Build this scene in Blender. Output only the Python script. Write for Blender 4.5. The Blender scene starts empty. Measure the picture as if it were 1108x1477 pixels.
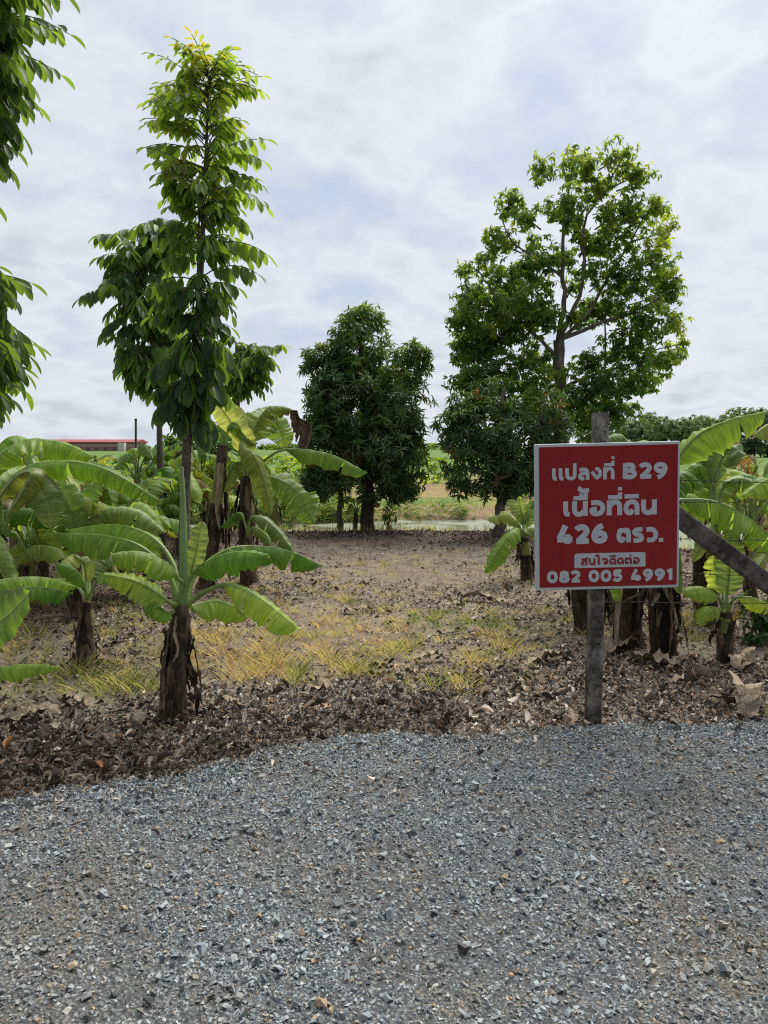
import bpy, math, random
import numpy as np
from mathutils import Vector, Matrix

sc = bpy.context.scene
COL = sc.collection
R = math.radians

# ------------------------------------------------------------------ camera
PITCH = R(5.0); FPX = 1066.0; CAMZ = 1.5
cam = bpy.data.cameras.new('camera')
cam.sensor_fit = 'VERTICAL'; cam.sensor_height = 36.0
cam.lens = 36.0 * FPX / 1477.0
cam.clip_start = 0.05; cam.clip_end = 6000
cam_o = bpy.data.objects.new('camera', cam); COL.objects.link(cam_o)
cam_o.location = (0, 0, CAMZ); cam_o.rotation_euler = (R(90) - PITCH, 0, 0)
sc.camera = cam_o

# ------------------------------------------------------------------ sky, sun, exposure
SUN_EL, SUN_AZ = R(58), R(28)          # azimuth measured from straight ahead (+Y) to the right (+X)
SUN_DIR = Vector((math.sin(SUN_AZ) * math.cos(SUN_EL), math.cos(SUN_AZ) * math.cos(SUN_EL), math.sin(SUN_EL)))
sun = bpy.data.lights.new('sun', 'SUN'); sun.energy = 4.7; sun.angle = R(48.0); sun.color = (1.0, 0.95, 0.86)
sun_o = bpy.data.objects.new('sun', sun); COL.objects.link(sun_o)
sun_o.rotation_euler = (-SUN_DIR).to_track_quat('-Z', 'Y').to_euler()
sc.cycles.use_denoising = False; sc.cycles.filter_width = 1.15
sc.view_settings.view_transform = 'Standard'; sc.view_settings.look = 'None'
sc.view_settings.exposure = 0.32; sc.view_settings.gamma = 1.0

world = bpy.data.worlds.new('World'); sc.world = world; world.use_nodes = True


class NT:
    """tiny node helper"""
    def __init__(self, tree):
        self.t = tree; self.n = tree.nodes; self.l = tree.links

    def new(self, kind, **kw):
        nd = self.n.new(kind)
        for k, v in kw.items():
            if k.startswith('i_'):
                nd.inputs[k[2:].replace('_', ' ')].default_value = v
            else:
                setattr(nd, k, v)
        return nd

    def link(self, a, b):
        self.l.new(a, b)

    def math(self, op, a, b=None, c=None, clamp=False):
        nd = self.n.new('ShaderNodeMath'); nd.operation = op; nd.use_clamp = clamp
        for i, v in enumerate((a, b, c)):
            if v is None: continue
            if isinstance(v, (int, float)): nd.inputs[i].default_value = v
            else: self.link(v, nd.inputs[i])
        return nd.outputs[0]

    def ramp(self, fac, stops, interp='LINEAR'):
        nd = self.n.new('ShaderNodeValToRGB'); cr = nd.color_ramp; cr.interpolation = interp
        while len(cr.elements) < len(stops): cr.elements.new(0.5)
        for e, (p, c) in zip(cr.elements, stops):
            e.position = p; e.color = (c[0], c[1], c[2], 1) if not isinstance(c, (int, float)) else (c, c, c, 1)
        if fac is not None: self.link(fac, nd.inputs[0])
        return nd.outputs[0]

    def mix(self, fac, a, b, blend='MIX'):
        nd = self.n.new('ShaderNodeMix'); nd.data_type = 'RGBA'; nd.blend_type = blend; nd.clamp_factor = True
        for sock, v in ((nd.inputs[0], fac), (nd.inputs[6], a), (nd.inputs[7], b)):
            if isinstance(v, (int, float)): sock.default_value = v
            elif isinstance(v, (tuple, list)): sock.default_value = (v[0], v[1], v[2], 1)
            else: self.link(v, sock)
        return nd.outputs[2]

    def noise(self, vec, scale, detail=4, rough=.55, dist=0.0, dims='3D'):
        nd = self.n.new('ShaderNodeTexNoise'); nd.noise_dimensions = dims
        nd.inputs['Scale'].default_value = scale; nd.inputs['Detail'].default_value = detail
        nd.inputs['Roughness'].default_value = rough; nd.inputs['Distortion'].default_value = dist
        if vec is not None: self.link(vec, nd.inputs['Vector'])
        return nd.outputs[0]

    def combine(self, x, y, z):
        nd = self.n.new('ShaderNodeCombineXYZ')
        for i, v in enumerate((x, y, z)):
            if isinstance(v, (int, float)): nd.inputs[i].default_value = v
            else: self.link(v, nd.inputs[i])
        return nd.outputs[0]

    def bump(self, height, strength=.3, dist=.01):
        nd = self.n.new('ShaderNodeBump'); nd.inputs['Strength'].default_value = strength
        nd.inputs['Distance'].default_value = dist; self.link(height, nd.inputs['Height'])
        return nd.outputs[0]


def build_world():
    w = NT(world.node_tree); w.n.clear()
    out = w.new('ShaderNodeOutputWorld')
    sky = w.new('ShaderNodeTexSky', sky_type='NISHITA', sun_disc=False)
    sky.sun_elevation = SUN_EL; sky.sun_rotation = SUN_AZ
    sky.air_density = 1.0; sky.dust_density = 2.0; sky.ozone_density = 1.0
    bg1 = w.new('ShaderNodeBackground', i_Strength=0.10); w.link(sky.outputs[0], bg1.inputs[0])
    tc = w.new('ShaderNodeTexCoord').outputs['Generated']
    sep = w.new('ShaderNodeSeparateXYZ'); w.link(tc, sep.inputs[0])
    z = w.math('MAXIMUM', sep.outputs[2], 0.0)
    zz = w.math('ADD', z, 0.34)
    p = w.combine(w.math('DIVIDE', sep.outputs[0], zz), w.math('DIVIDE', sep.outputs[1], zz), 0.0)
    big = w.noise(p, 1.5, 2, .5, 0.0)
    fine = w.noise(p, 5.5, 10, .62, .15)
    puff = w.new('ShaderNodeTexVoronoi', feature='SMOOTH_F1'); puff.inputs['Scale'].default_value = 7.0; puff.inputs['Smoothness'].default_value = 1.0
    wob = w.new('ShaderNodeTexNoise'); wob.inputs['Scale'].default_value = 4.0; wob.inputs['Detail'].default_value = 6.0; w.link(p, wob.inputs['Vector'])
    vm = w.new('ShaderNodeVectorMath', operation='MULTIPLY_ADD'); w.link(wob.outputs['Color'], vm.inputs[0]); vm.inputs[1].default_value = (.45, .45, 0); w.link(p, vm.inputs[2])
    w.link(vm.outputs[0], puff.inputs['Vector'])
    pf = w.math('MULTIPLY', w.math('SUBTRACT', .45, puff.outputs['Distance']), .22)
    fac = w.math('ADD', w.math('ADD', w.math('MULTIPLY', big, .50), w.math('MULTIPLY', fine, .50)), pf)
    # cloud luminance: thin veil, white sheet, greyer thick bellies
    cloud = w.ramp(fac, [(.37, (.46, .525, .635)), (.45, (.54, .585, .665)), (.53, (.635, .665, .715)),
                         (.60, (.58, .61, .665)), (.68, (.49, .52, .58))])
    # thin cloud brightens around the veiled sun
    dt = w.new('ShaderNodeVectorMath', operation='DOT_PRODUCT'); w.link(tc, dt.inputs[0]); dt.inputs[1].default_value = SUN_DIR
    g = w.math('POWER', w.math('MAXIMUM', dt.outputs['Value'], 0.0), 9.0)
    cloud = w.mix(1.0, cloud, w.combine(w.math('MULTIPLY', g, .30), w.math('MULTIPLY', g, .285), w.math('MULTIPLY', g, .26)), 'ADD')
    # sky dimmed behind the camera, so surfaces facing it get less light
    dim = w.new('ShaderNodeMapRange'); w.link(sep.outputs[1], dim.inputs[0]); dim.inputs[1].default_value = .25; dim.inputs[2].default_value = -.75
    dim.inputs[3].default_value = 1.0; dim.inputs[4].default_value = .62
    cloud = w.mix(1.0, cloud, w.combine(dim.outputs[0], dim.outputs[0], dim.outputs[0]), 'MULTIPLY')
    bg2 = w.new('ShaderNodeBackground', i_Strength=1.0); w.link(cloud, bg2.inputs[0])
    cover = w.ramp(fac, [(.30, .72), (.44, .93)])
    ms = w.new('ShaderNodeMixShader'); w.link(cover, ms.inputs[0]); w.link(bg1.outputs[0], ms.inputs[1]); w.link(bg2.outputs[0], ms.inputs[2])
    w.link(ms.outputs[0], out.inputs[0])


build_world()

# ------------------------------------------------------------------ view geometry helpers
_f = Vector((0, math.cos(PITCH), -math.sin(PITCH))); _u = Vector((0, math.sin(PITCH), math.cos(PITCH)))


def ray(px, py):
    return _f + _u * ((738.5 - py) / FPX) + Vector((1, 0, 0)) * ((px - 554) / FPX)


def PX(px, py, Y):
    """the world point at distance Y seen at a photograph position"""
    d = ray(px, py); return Vector((0, 0, CAMZ)) + d * (Y / d.y)


def GR(px, py, z=0.0):
    d = ray(px, py); return Vector((0, 0, CAMZ)) + d * ((z - CAMZ) / d.z)


# ------------------------------------------------------------------ mesh helpers
class MB:
    def __init__(self):
        self.V = []; self.F = []; self.D = []; self.n = 0

    def add(self, V, F, data=None):
        V = np.asarray(V, dtype=np.float32).reshape(-1, 3)
        if data is None: data = np.tile(np.array([[.5, .5, .5]], dtype=np.float32), (len(V), 1))
        F = np.asarray(F, dtype=np.int32)
        self.V.append(V); self.F.append(F + self.n); self.D.append(np.asarray(data, dtype=np.float32)); self.n += len(V)

    def build(self, name, mat, parent=None, smooth=True):
        return np_mesh(name, self.V, self.F, self.D, mat, parent, smooth)


def np_mesh(name, Vs, Fs, Ds, mat, parent=None, smooth=True):
    me = bpy.data.meshes.new(name)
    V = np.concatenate(Vs).astype(np.float32); D = np.concatenate(Ds).astype(np.float32)
    lens = np.concatenate([np.full(len(f), f.shape[1], dtype=np.int32) for f in Fs])
    loops = np.concatenate([f.ravel() for f in Fs]).astype(np.int32)
    starts = np.zeros(len(lens), dtype=np.int32); starts[1:] = np.cumsum(lens)[:-1]
    me.vertices.add(len(V)); me.vertices.foreach_set('co', V.ravel())
    me.loops.add(len(loops)); me.loops.foreach_set('vertex_index', loops)
    me.polygons.add(len(lens)); me.polygons.foreach_set('loop_start', starts); me.polygons.foreach_set('loop_total', lens)
    me.polygons.foreach_set('use_smooth', np.full(len(lens), smooth, dtype=bool))
    a = me.attributes.new('data', 'FLOAT_COLOR', 'POINT')
    rgba = np.ones((len(V), 4), dtype=np.float32); rgba[:, :3] = D
    a.data.foreach_set('color', rgba.ravel())
    me.update(calc_edges=True); me.validate()
    me.materials.append(mat)
    o = bpy.data.objects.new(name, me); COL.objects.link(o)
    if parent is not None: o.parent = parent
    return o


def tag(o, label=None, cat=None, group=None, kind=None):
    if label: o['label'] = label
    if cat: o['category'] = cat
    if group: o['group'] = group
    if kind: o['kind'] = kind
    return o


def thing(name, loc, label, cat, group=None):
    o = bpy.data.objects.new(name, None); COL.objects.link(o)
    o.empty_display_size = .1
    o.location = loc
    o['base'] = [float(v) for v in loc]
    return tag(o, label, cat, group)


def part(mb, name, mat, root, smooth=True, label=None, parent=None):
    """mesh given in world space, parented to a thing whose empty stands at loc"""
    if not mb.V: return None
    off = np.array(root['base'], dtype=np.float32)
    mb.V = [v - off for v in mb.V]
    o = mb.build(name, mat, parent or root, smooth)
    if label: o['label'] = label
    return o


def spline(ctrl, n):
    """Catmull-Rom through ctrl, n samples evenly spaced by arc length"""
    P = np.array([tuple(c) for c in ctrl], dtype=float)
    if len(P) == 2:
        t = np.linspace(0, 1, n)[:, None]; return P[0] * (1 - t) + P[1] * t
    Q = np.vstack([2 * P[0] - P[1], P, 2 * P[-1] - P[-2]])
    out = []
    for i in range(len(P) - 1):
        p0, p1, p2, p3 = Q[i:i + 4]
        t = np.linspace(0, 1, 24, endpoint=False)[:, None]
        out.append(.5 * (2 * p1 + (p2 - p0) * t + (2 * p0 - 5 * p1 + 4 * p2 - p3) * t ** 2 + (3 * p1 - p0 - 3 * p2 + p3) * t ** 3))
    C = np.vstack(out + [P[-1:]])
    s = np.concatenate([[0], np.cumsum(np.linalg.norm(np.diff(C, axis=0), axis=1))])
    q = np.linspace(0, s[-1], n)
    return np.stack([np.interp(q, s, C[:, k]) for k in range(3)], 1)


def nrm(a):
    return a / np.maximum(np.linalg.norm(a, axis=-1, keepdims=True), 1e-9)


def tube(mb, pts, radii, sides=8, rnd=.5, cap=True, lump=0.0, rs=None):
    pts = np.asarray(pts, dtype=float); n = len(pts)
    radii = np.interp(np.linspace(0, 1, n), np.linspace(0, 1, len(radii)), radii) if len(radii) != n else np.asarray(radii, float)
    T = nrm(np.gradient(pts, axis=0))
    up = np.array([0, 0, 1.0]) if abs(T[0][2]) < .9 else np.array([1.0, 0, 0])
    a = nrm(np.cross(T[0], up)); A = []
    for i in range(n):
        a = a - T[i] * np.dot(a, T[i]); a = a / max(np.linalg.norm(a), 1e-9); A.append(a)
    A = np.array(A); B = np.cross(T, A)
    ang = np.linspace(0, 2 * math.pi, sides, endpoint=False)
    rr = radii[:, None] * np.ones((1, sides))
    if lump and rs is not None: rr = rr * (1 + rs.normal(0, lump, rr.shape))
    V = pts[:, None, :] + rr[..., None] * (np.cos(ang)[None, :, None] * A[:, None, :] + np.sin(ang)[None, :, None] * B[:, None, :])
    idx = np.arange(n * sides).reshape(n, sides)
    F = np.stack([idx[:-1], np.roll(idx[:-1], -1, 1), np.roll(idx[1:], -1, 1), idx[1:]], -1).reshape(-1, 4)
    D = np.zeros((n, sides, 3)); D[..., 0] = (ang / (2 * math.pi))[None]; D[..., 1] = np.linspace(0, 1, n)[:, None]; D[..., 2] = rnd
    V = V.reshape(-1, 3); D = D.reshape(-1, 3)
    mb.add(V, F, D)
    if cap:
        for ring, c in ((idx[0][::-1], pts[0]), (idx[-1], pts[-1])):
            k = len(V)
            VV = np.vstack([V[ring], c[None]]); m = len(ring)
            FF = np.array([[i, (i + 1) % m, m] for i in range(m)])
            mb.add(VV, FF, np.vstack([D[ring], D[ring][:1]]))


def box(mb, c, s, rot=None, rnd=.5, bevel=0.0):
    """box with centre c, full size s; bevel chamfers all vertical and horizontal edges slightly"""
    import bmesh
    bm = bmesh.new(); bmesh.ops.create_cube(bm, size=1.0)
    for v in bm.verts: v.co = Vector((v.co.x * s[0], v.co.y * s[1], v.co.z * s[2]))
    if bevel: bmesh.ops.bevel(bm, geom=bm.edges[:], offset=bevel, segments=2, affect='EDGES', profile=.6)
    M = (rot.to_4x4() if rot is not None else Matrix.Identity(4)); M.translation = Vector(c)
    bm.transform(M); bm.verts.index_update()
    V = [v.co[:] for v in bm.verts]
    q = [[v.index for v in f.verts] for f in bm.faces if len(f.verts) == 4]; t = [[v.index for v in f.verts] for f in bm.faces if len(f.verts) == 3]
    n0 = mb.n
    mb.add(V, np.array(q, dtype=np.int32).reshape(-1, 4), np.tile([[.5, .5, rnd]], (len(V), 1)))
    if t: mb.F.append(np.array(t, dtype=np.int32) + n0)
    bm.free()


# ------------------------------------------------------------------ materials
def new_mat(name):
    m = bpy.data.materials.new(name); m.use_nodes = True
    t = NT(m.node_tree); t.n.clear()
    out = t.new('ShaderNodeOutputMaterial')
    return m, t, out


def data_attr(t):
    a = t.new('ShaderNodeAttribute', attribute_name='data')
    s = t.new('ShaderNodeSeparateColor'); t.link(a.outputs['Color'], s.inputs[0])
    return s.outputs[0], s.outputs[1], s.outputs[2]


def principled(t, out, col, rough=.6, spec=.4, bump=None):
    p = t.new('ShaderNodeBsdfPrincipled')
    if isinstance(col, tuple): p.inputs['Base Color'].default_value = (*col, 1)
    else: t.link(col, p.inputs['Base Color'])
    if isinstance(rough, (int, float)): p.inputs['Roughness'].default_value = rough
    else: t.link(rough, p.inputs['Roughness'])
    p.inputs['Specular IOR Level'].default_value = spec
    if bump is not None: t.link(bump, p.inputs['Normal'])
    if out is not None: t.link(p.outputs[0], out.inputs[0])
    return p


def translucent_mix(t, out, p, col, fac, normal=None):
    tr = t.new('ShaderNodeBsdfTranslucent')
    if isinstance(col, tuple): tr.inputs[0].default_value = (*col, 1)
    else: t.link(col, tr.inputs[0])
    if normal is not None: t.link(normal, tr.inputs['Normal'])
    ms = t.new('ShaderNodeMixShader'); ms.inputs[0].default_value = fac
    t.link(p.outputs[0], ms.inputs[1]); t.link(tr.outputs[0], ms.inputs[2]); t.link(ms.outputs[0], out.inputs[0])


def mat_banana_leaf(name, green, yellow, brown_amount=.25, trans=.4):
    m, t, out = new_mat(name)
    u, v, r = data_attr(t)
    pos = t.combine(t.math('MULTIPLY', v, 70.0), t.math('MULTIPLY', u, 1.2), t.math('MULTIPLY', r, 37.0))
    vein = t.noise(pos, 1.0, 3, .6)
    pos2 = t.combine(t.math('MULTIPLY', v, 5.0), t.math('MULTIPLY', u, 2.2), t.math('MULTIPLY', r, 91.0))
    blotch = t.noise(pos2, 1.0, 4, .55)
    hue = t.math('ADD', t.math('MULTIPLY', r, .75), t.math('MULTIPLY', blotch, .7))
    col = t.mix(t.ramp(hue, [(.30, 0.0), (1.05, 1.0)]), green, yellow)
    col = t.mix(t.ramp(vein, [(.35, 0.0), (.65, 1.0)]), t.mix(.45, col, (.008, .02, .002)), col)
    # every leaf has its own depth of green; older ones are duller
    age = t.math('FRACT', t.math('MULTIPLY', r, 7.31))
    col = t.mix(1.0, col, t.ramp(age, [(0, (.62, .68, .66)), (.5, (1.0, 1.0, 1.0)), (1, (1.45, 1.28, 1.35))]), 'MULTIPLY')
    pleat_shade = t.noise(t.combine(t.math('ADD', t.math('MULTIPLY', v, 17.0), t.math('MULTIPLY', u, 1.0)), 0.0, t.math('MULTIPLY', r, 53.0)), 1.0, 2, .5)
    col = t.mix(t.ramp(pleat_shade, [(.40, .38), (.55, 0.0)]), col, t.mix(.5, col, (.01, .04, .004)))  # darker cross bands painted into the green as shading of the pleats
    # pale midrib line, dry margin
    col = t.mix(t.ramp(u, [(.0, .8), (.035, 0.0)]), col, (.26, .36, .12))
    edge = t.math('ADD', u, t.math('MULTIPLY', t.math('SUBTRACT', blotch, .5), 1.1 * brown_amount * 2))
    edge = t.math('ADD', edge, t.math('MULTIPLY', t.math('SUBTRACT', v, .8), brown_amount * .4))
    dry = t.ramp(edge, [(.985 - .1 * brown_amount, 0.0), (1.03 - .1 * brown_amount, 1.0)])
    col = t.mix(dry, col, (.20, .125, .055))
    b = t.bump(vein, .55, .006)
    p = principled(t, out, col, .44, .36, b)
    tcol = t.mix(1.0, col, (2.7, 2.35, 1.5), 'MULTIPLY')
    tcol = t.mix(dry, tcol, (.22, .13, .05))
    translucent_mix(t, out, p, tcol, trans)
    return m


def mat_leaf(name, stops, trans_gain=(2.6, 2.4, 1.1), trans=.3, rough=.42, spec=.4):
    m, t, out = new_mat(name)
    u, v, r = data_attr(t)
    col = t.ramp(r, stops)
    rib = t.ramp(t.math('ABSOLUTE', t.math('SUBTRACT', u, .5)), [(.0, .35), (.06, 0.0)])
    col = t.mix(rib, col, t.mix(.5, col, (.22, .27, .10)))
    p = principled(t, out, col, rough, spec * .6)
    tc = t.mix(1.0, col, trans_gain, 'MULTIPLY')
    translucent_mix(t, out, p, tc, trans)
    return m


def mat_bark(name, c1, c2, zs=3.0, scale=26.0, bump=.5):
    m, t, out = new_mat(name)
    g = t.new('ShaderNodeNewGeometry').outputs['Position']
    mp = t.new('ShaderNodeMapping'); mp.inputs['Scale'].default_value = (1, 1, 1 / zs); t.link(g, mp.inputs[0])
    n = t.noise(mp.outputs[0], scale, 6, .65, .3); n2 = t.noise(g, 5, 3)
    f = t.math('ADD', t.math('MULTIPLY', n, .7), t.math('MULTIPLY', n2, .3))
    col = t.ramp(f, [(.36, c1), (.64, c2)])
    principled(t, out, col, .85, .2, t.bump(n, bump, .012))
    return m


def mat_pseudostem(name, dark, mid, pale):
    m, t, out = new_mat(name)
    u, v, r = data_attr(t)
    g = t.new('ShaderNodeNewGeometry').outputs['Position']
    mp = t.new('ShaderNodeMapping'); mp.inputs['Scale'].default_value = (1, 1, .12); t.link(g, mp.inputs[0])
    n = t.noise(mp.outputs[0], 45, 6, .7, .4); n2 = t.noise(g, 9, 4, .6)
    f = t.math('ADD', t.math('MULTIPLY', n, .55), t.math('ADD', t.math('MULTIPLY', n2, .45), t.math('MULTIPLY', t.math('SUBTRACT', r, .5), .35)))
    col = t.ramp(f, [(.34, dark), (.5, mid), (.66, pale)])
    principled(t, out, col, .8, .25, t.bump(n, 1.0, .025))
    return m


def simple_mat(name, col, rough=.6, spec=.4, var=.12, scale=30, bump=0.0):
    m, t, out = new_mat(name)
    g = t.new('ShaderNodeNewGeometry').outputs['Position']
    n = t.noise(g, scale, 5, .6)
    c = t.mix(t.ramp(n, [(.3, 0.0), (.7, 1.0)]), tuple(x * (1 - var) for x in col), tuple(x * (1 + var) for x in col))
    principled(t, out, c, rough, spec, t.bump(n, bump, .004) if bump else None)
    return m


M_BAN = mat_banana_leaf('banana_leaf', (.115, .270, .038), (.28, .40, .075), .42, .48)
M_BAN_TORN = mat_banana_leaf('banana_leaf_torn', (.115, .235, .034), (.28, .34, .07), .8)
M_BAN_PALE = mat_banana_leaf('banana_leaf_pale', (.15, .26, .075), (.26, .34, .10), .12, .36)
M_BAN_BROWN = mat_banana_leaf('banana_leaf_brown', (.13, .12, .035), (.22, .13, .05), 1.3, .35)
M_RIB = simple_mat('banana_midrib', (.19, .27, .075), .5, .4, .2, 20)
M_SPEAR = simple_mat('banana_spear', (.17, .25, .09), .5, .4, .15, 12)
M_STEM_D = mat_pseudostem('pseudostem_dry', (.020, .015, .011), (.085, .062, .042), (.27, .205, .14))
M_STEM_G = mat_pseudostem('pseudostem_green', (.07, .085, .025), (.19, .22, .07), (.29, .28, .13))
M_STEM_DD = mat_pseudostem('pseudostem_dark', (.012, .009, .007), (.045, .033, .023), (.15, .11, .075))
M_DRY = mat_pseudostem('dry_banana_leaf', (.07, .048, .032), (.22, .16, .105), (.42, .33, .24))
M_DRY_D = mat_pseudostem('dry_banana_leaf_dark', (.02, .014, .010), (.085, .058, .038), (.22, .16, .11))
M_BARK = mat_bark('sapling_bark', (.05, .042, .035), (.17, .145, .12), 1.0, 30)
M_BARK_D = mat_bark('dark_bark', (.018, .014, .011), (.075, .058, .045), 3.0, 24)
M_BARK_G = mat_bark('grey_bark', (.06, .05, .042), (.20, .175, .15), 2.0, 14)

# ------------------------------------------------------------------ terrain
def hnoise(x, y, s=1.0):
    return (np.sin(x * 1.7 * s + 1.3 * np.sin(y * .9 * s)) * np.sin(y * 1.3 * s + 1.1 * np.sin(x * 1.1 * s + 2)) +
            .5 * np.sin(x * 3.9 * s + 2 + np.sin(y * 2.7 * s)) * np.sin(y * 4.3 * s + .7))


def bank_y(x):
    """far edge of the plot: straight behind the trees, nearer at the right where the pond comes round"""
    x = np.asarray(x, float)
    k = np.clip((x - 3.3) / 1.3, 0, 1); k = k * k * (3 - 2 * k)
    return 13.1 - 3.0 * k + .15 * np.sin(x * 1.7) + .08 * np.sin(x * 4.1 + 1)


def shore_y(x):
    return 18.4 + .5 * np.sin(np.asarray(x) * .45) + .25 * np.sin(np.asarray(x) * 1.3)


WATER_Z = -.42


def ground_z(x, y):
    x = np.asarray(x, float); y = np.asarray(y, float)
    z = .016 * hnoise(x, y, 1.0) + .008 * hnoise(x + 3, y + 5, 2.7)
    z = z * np.clip((y - 3.0) / 1.2, .15, 1)
    z = z + .05 * np.exp(-((y - (bank_y(x) - .7)) / .6) ** 2)
    b = bank_y(x); s = shore_y(x)
    d1 = np.clip((y - b) / .75, 0, 1); d1 = d1 * d1 * (3 - 2 * d1)
    d2 = np.clip((y - s) / 1.2, 0, 1); d2 = d2 * d2 * (3 - 2 * d2)
    z = z * (1 - d1) - .75 * d1 + .42 * d2 + d2 * .04 * hnoise(x * .3, y * .3)
    z = z + np.clip((y - 30) / 120, 0, 1) * .30
    return z


def road_edge(x):
    x = np.asarray(x, float)
    xs = np.array([-30, -6, -2.3, -1.72, -1.45, -1.2, -.9, -.62, -.42, -.2, .02, .3, .55, .85, 1.1, 1.4, 2.1, 6, 30])
    ys = np.array([2.6, 2.75, 2.93, 2.97, 3.07, 3.17, 3.28, 3.45, 3.63, 3.72, 3.75, 3.72, 3.74, 3.80, 3.88, 3.90, 3.92, 4.0, 4.2])
    return np.interp(x, xs, ys) + .025 * np.sin(x * 9 + 1) + .02 * np.sin(x * 21)


def mat_ground():
    m, t, out = new_mat('ground_soil')
    g = t.new('ShaderNodeNewGeometry').outputs['Position']
    s = t.new('ShaderNodeSeparateXYZ'); t.link(g, s.inputs[0])
    X, Y = s.outputs[0], s.outputs[1]
    fine = t.noise(g, 38, 7, .7); mid = t.noise(g, 4.5, 5, .6); big = t.noise(g, .9, 3, .5)
    f = t.math('ADD', t.math('MULTIPLY', fine, .5), t.math('MULTIPLY', mid, .5))
    soil = t.ramp(f, [(.36, (.075, .056, .046)), (.5, (.182, .146, .117)), (.64, (.30, .245, .20))])
    # flecks of dry leaf on the bare soil
    vo = t.new('ShaderNodeTexVoronoi', i_Scale=30.0); vo.inputs['Randomness'].default_value = 1.0; t.link(g, vo.inputs['Vector'])
    sc_ = t.new('ShaderNodeSeparateColor'); t.link(vo.outputs['Color'], sc_.inputs[0])
    fleck = t.math('MULTIPLY', t.ramp(sc_.outputs[0], [(.48, 0.0), (.52, 1.0)]), t.ramp(vo.outputs['Distance'], [(.30, 1.0), (.42, 0.0)]))
    fcol = t.ramp(sc_.outputs[1], [(.0, (.05, .035, .025)), (.45, (.16, .11, .08)), (1.0, (.36, .28, .21))])
    soil = t.mix(t.math('MULTIPLY', fleck, .9), soil, fcol)
    dg = t.math('MULTIPLY', t.ramp(mid, [(.5, 0.0), (.66, 1.0)]), t.ramp(t.noise(g, 60, 4, .7), [(.42, 0.0), (.6, 1.0)]))
    soil = t.mix(t.math('MULTIPLY', dg, .75), soil, t.ramp(big, [(.42, (.24, .20, .085)), (.58, (.13, .155, .045))]))
    # field beyond the ditch: strips of stubble, bare earth and green
    pf = t.combine(t.math('MULTIPLY', X, .06), t.math('MULTIPLY', Y, .22), 0.0)
    nf = t.noise(pf, 1.0, 5, .6, .6); nf2 = t.noise(g, 2.2, 6, .7)
    ff = t.math('ADD', t.math('MULTIPLY', nf, .75), t.math('MULTIPLY', nf2, .25))
    field = t.ramp(ff, [(.34, (.055, .115, .025)), (.41, (.10, .15, .035)), (.46, (.20, .18, .065)), (.52, (.20, .145, .08)), (.60, (.175, .118, .088)), (.70, (.14, .15, .05))])
    far = t.ramp(t.math('ADD', t.math('MULTIPLY', t.noise(pf, .5, 5, .65), .6), t.math('MULTIPLY', nf2, .4)), [(.38, (.05, .10, .02)), (.5, (.085, .155, .03)), (.62, (.13, .19, .05))])
    fy = t.new('ShaderNodeMapRange'); t.link(Y, fy.inputs[0]); fy.inputs[1].default_value = 36; fy.inputs[2].default_value = 60
    field = t.mix(fy.outputs[0], field, far)
    k = t.new('ShaderNodeMapRange'); t.link(t.math('ADD', Y, t.math('MULTIPLY', nf2, 1.2)), k.inputs[0]); k.inputs[1].default_value = 14.2; k.inputs[2].default_value = 16.0
    col = t.mix(k.outputs[0], soil, field)
    h = t.math('ADD', fine, t.math('MULTIPLY', fleck, .4))
    principled(t, out, col, .92, .15, t.bump(h, .7, .02))
    return m


def grid_mesh(name, xs, ys, zf, mat):
    X, Y = np.meshgrid(xs, ys); Z = zf(X, Y)
    V = np.stack([X, Y, Z], -1).reshape(-1, 3)
    nx, ny = len(xs), len(ys); I = np.arange(nx * ny).reshape(ny, nx)
    F = np.stack([I[:-1, :-1], I[:-1, 1:], I[1:, 1:], I[1:, :-1]], -1).reshape(-1, 4)
    mb = MB(); mb.add(V, F); return mb.build(name, mat, None, True)


def axis(segs):
    out = []
    for a, b, n in segs: out.append(np.linspace(a, b, n, endpoint=False))
    return np.concatenate(out + [[segs[-1][1]]])


gx = axis([(-3000, -300, 12), (-300, -40, 26), (-40, -9, 60), (-9, 9, 200), (9, 40, 60), (40, 300, 26), (300, 3000, 12)])
gy = axis([(-60, -3, 12), (-3, 2, 10), (2, 15, 150), (15, 22, 50), (22, 60, 50), (60, 300, 24), (300, 5000, 18)])
tag(grid_mesh('ground', gx, gy, ground_z, mat_ground()), 'bare brown soil plot with stubble field beyond', 'ground', None, 'structure')


def mat_road():
    m, t, out = new_mat('road_gravel')
    g = t.new('ShaderNodeNewGeometry').outputs['Position']
    vo = t.new('ShaderNodeTexVoronoi', i_Scale=85.0); t.link(g, vo.inputs['Vector'])
    sp = t.new('ShaderNodeSeparateColor'); t.link(vo.outputs['Color'], sp.inputs[0])
    base = t.ramp(sp.outputs[0], [(.0, (.045, .047, .048)), (.5, (.105, .112, .116)), (.9, (.18, .195, .20)), (1.0, (.22, .185, .135))])
    base = t.mix(t.ramp(vo.outputs['Distance'], [(.25, 0.0), (.65, .8)]), base, (.06, .062, .064))
    dust = t.noise(g, 1.6, 5, .6)
    base = t.mix(t.math('MULTIPLY', t.ramp(dust, [(.55, 0.0), (.75, 1.0)]), .45), base, (.17, .135, .085))
    principled(t, out, base, .9, .2, t.bump(vo.outputs['Distance'], .8, .012))
    return m


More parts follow.
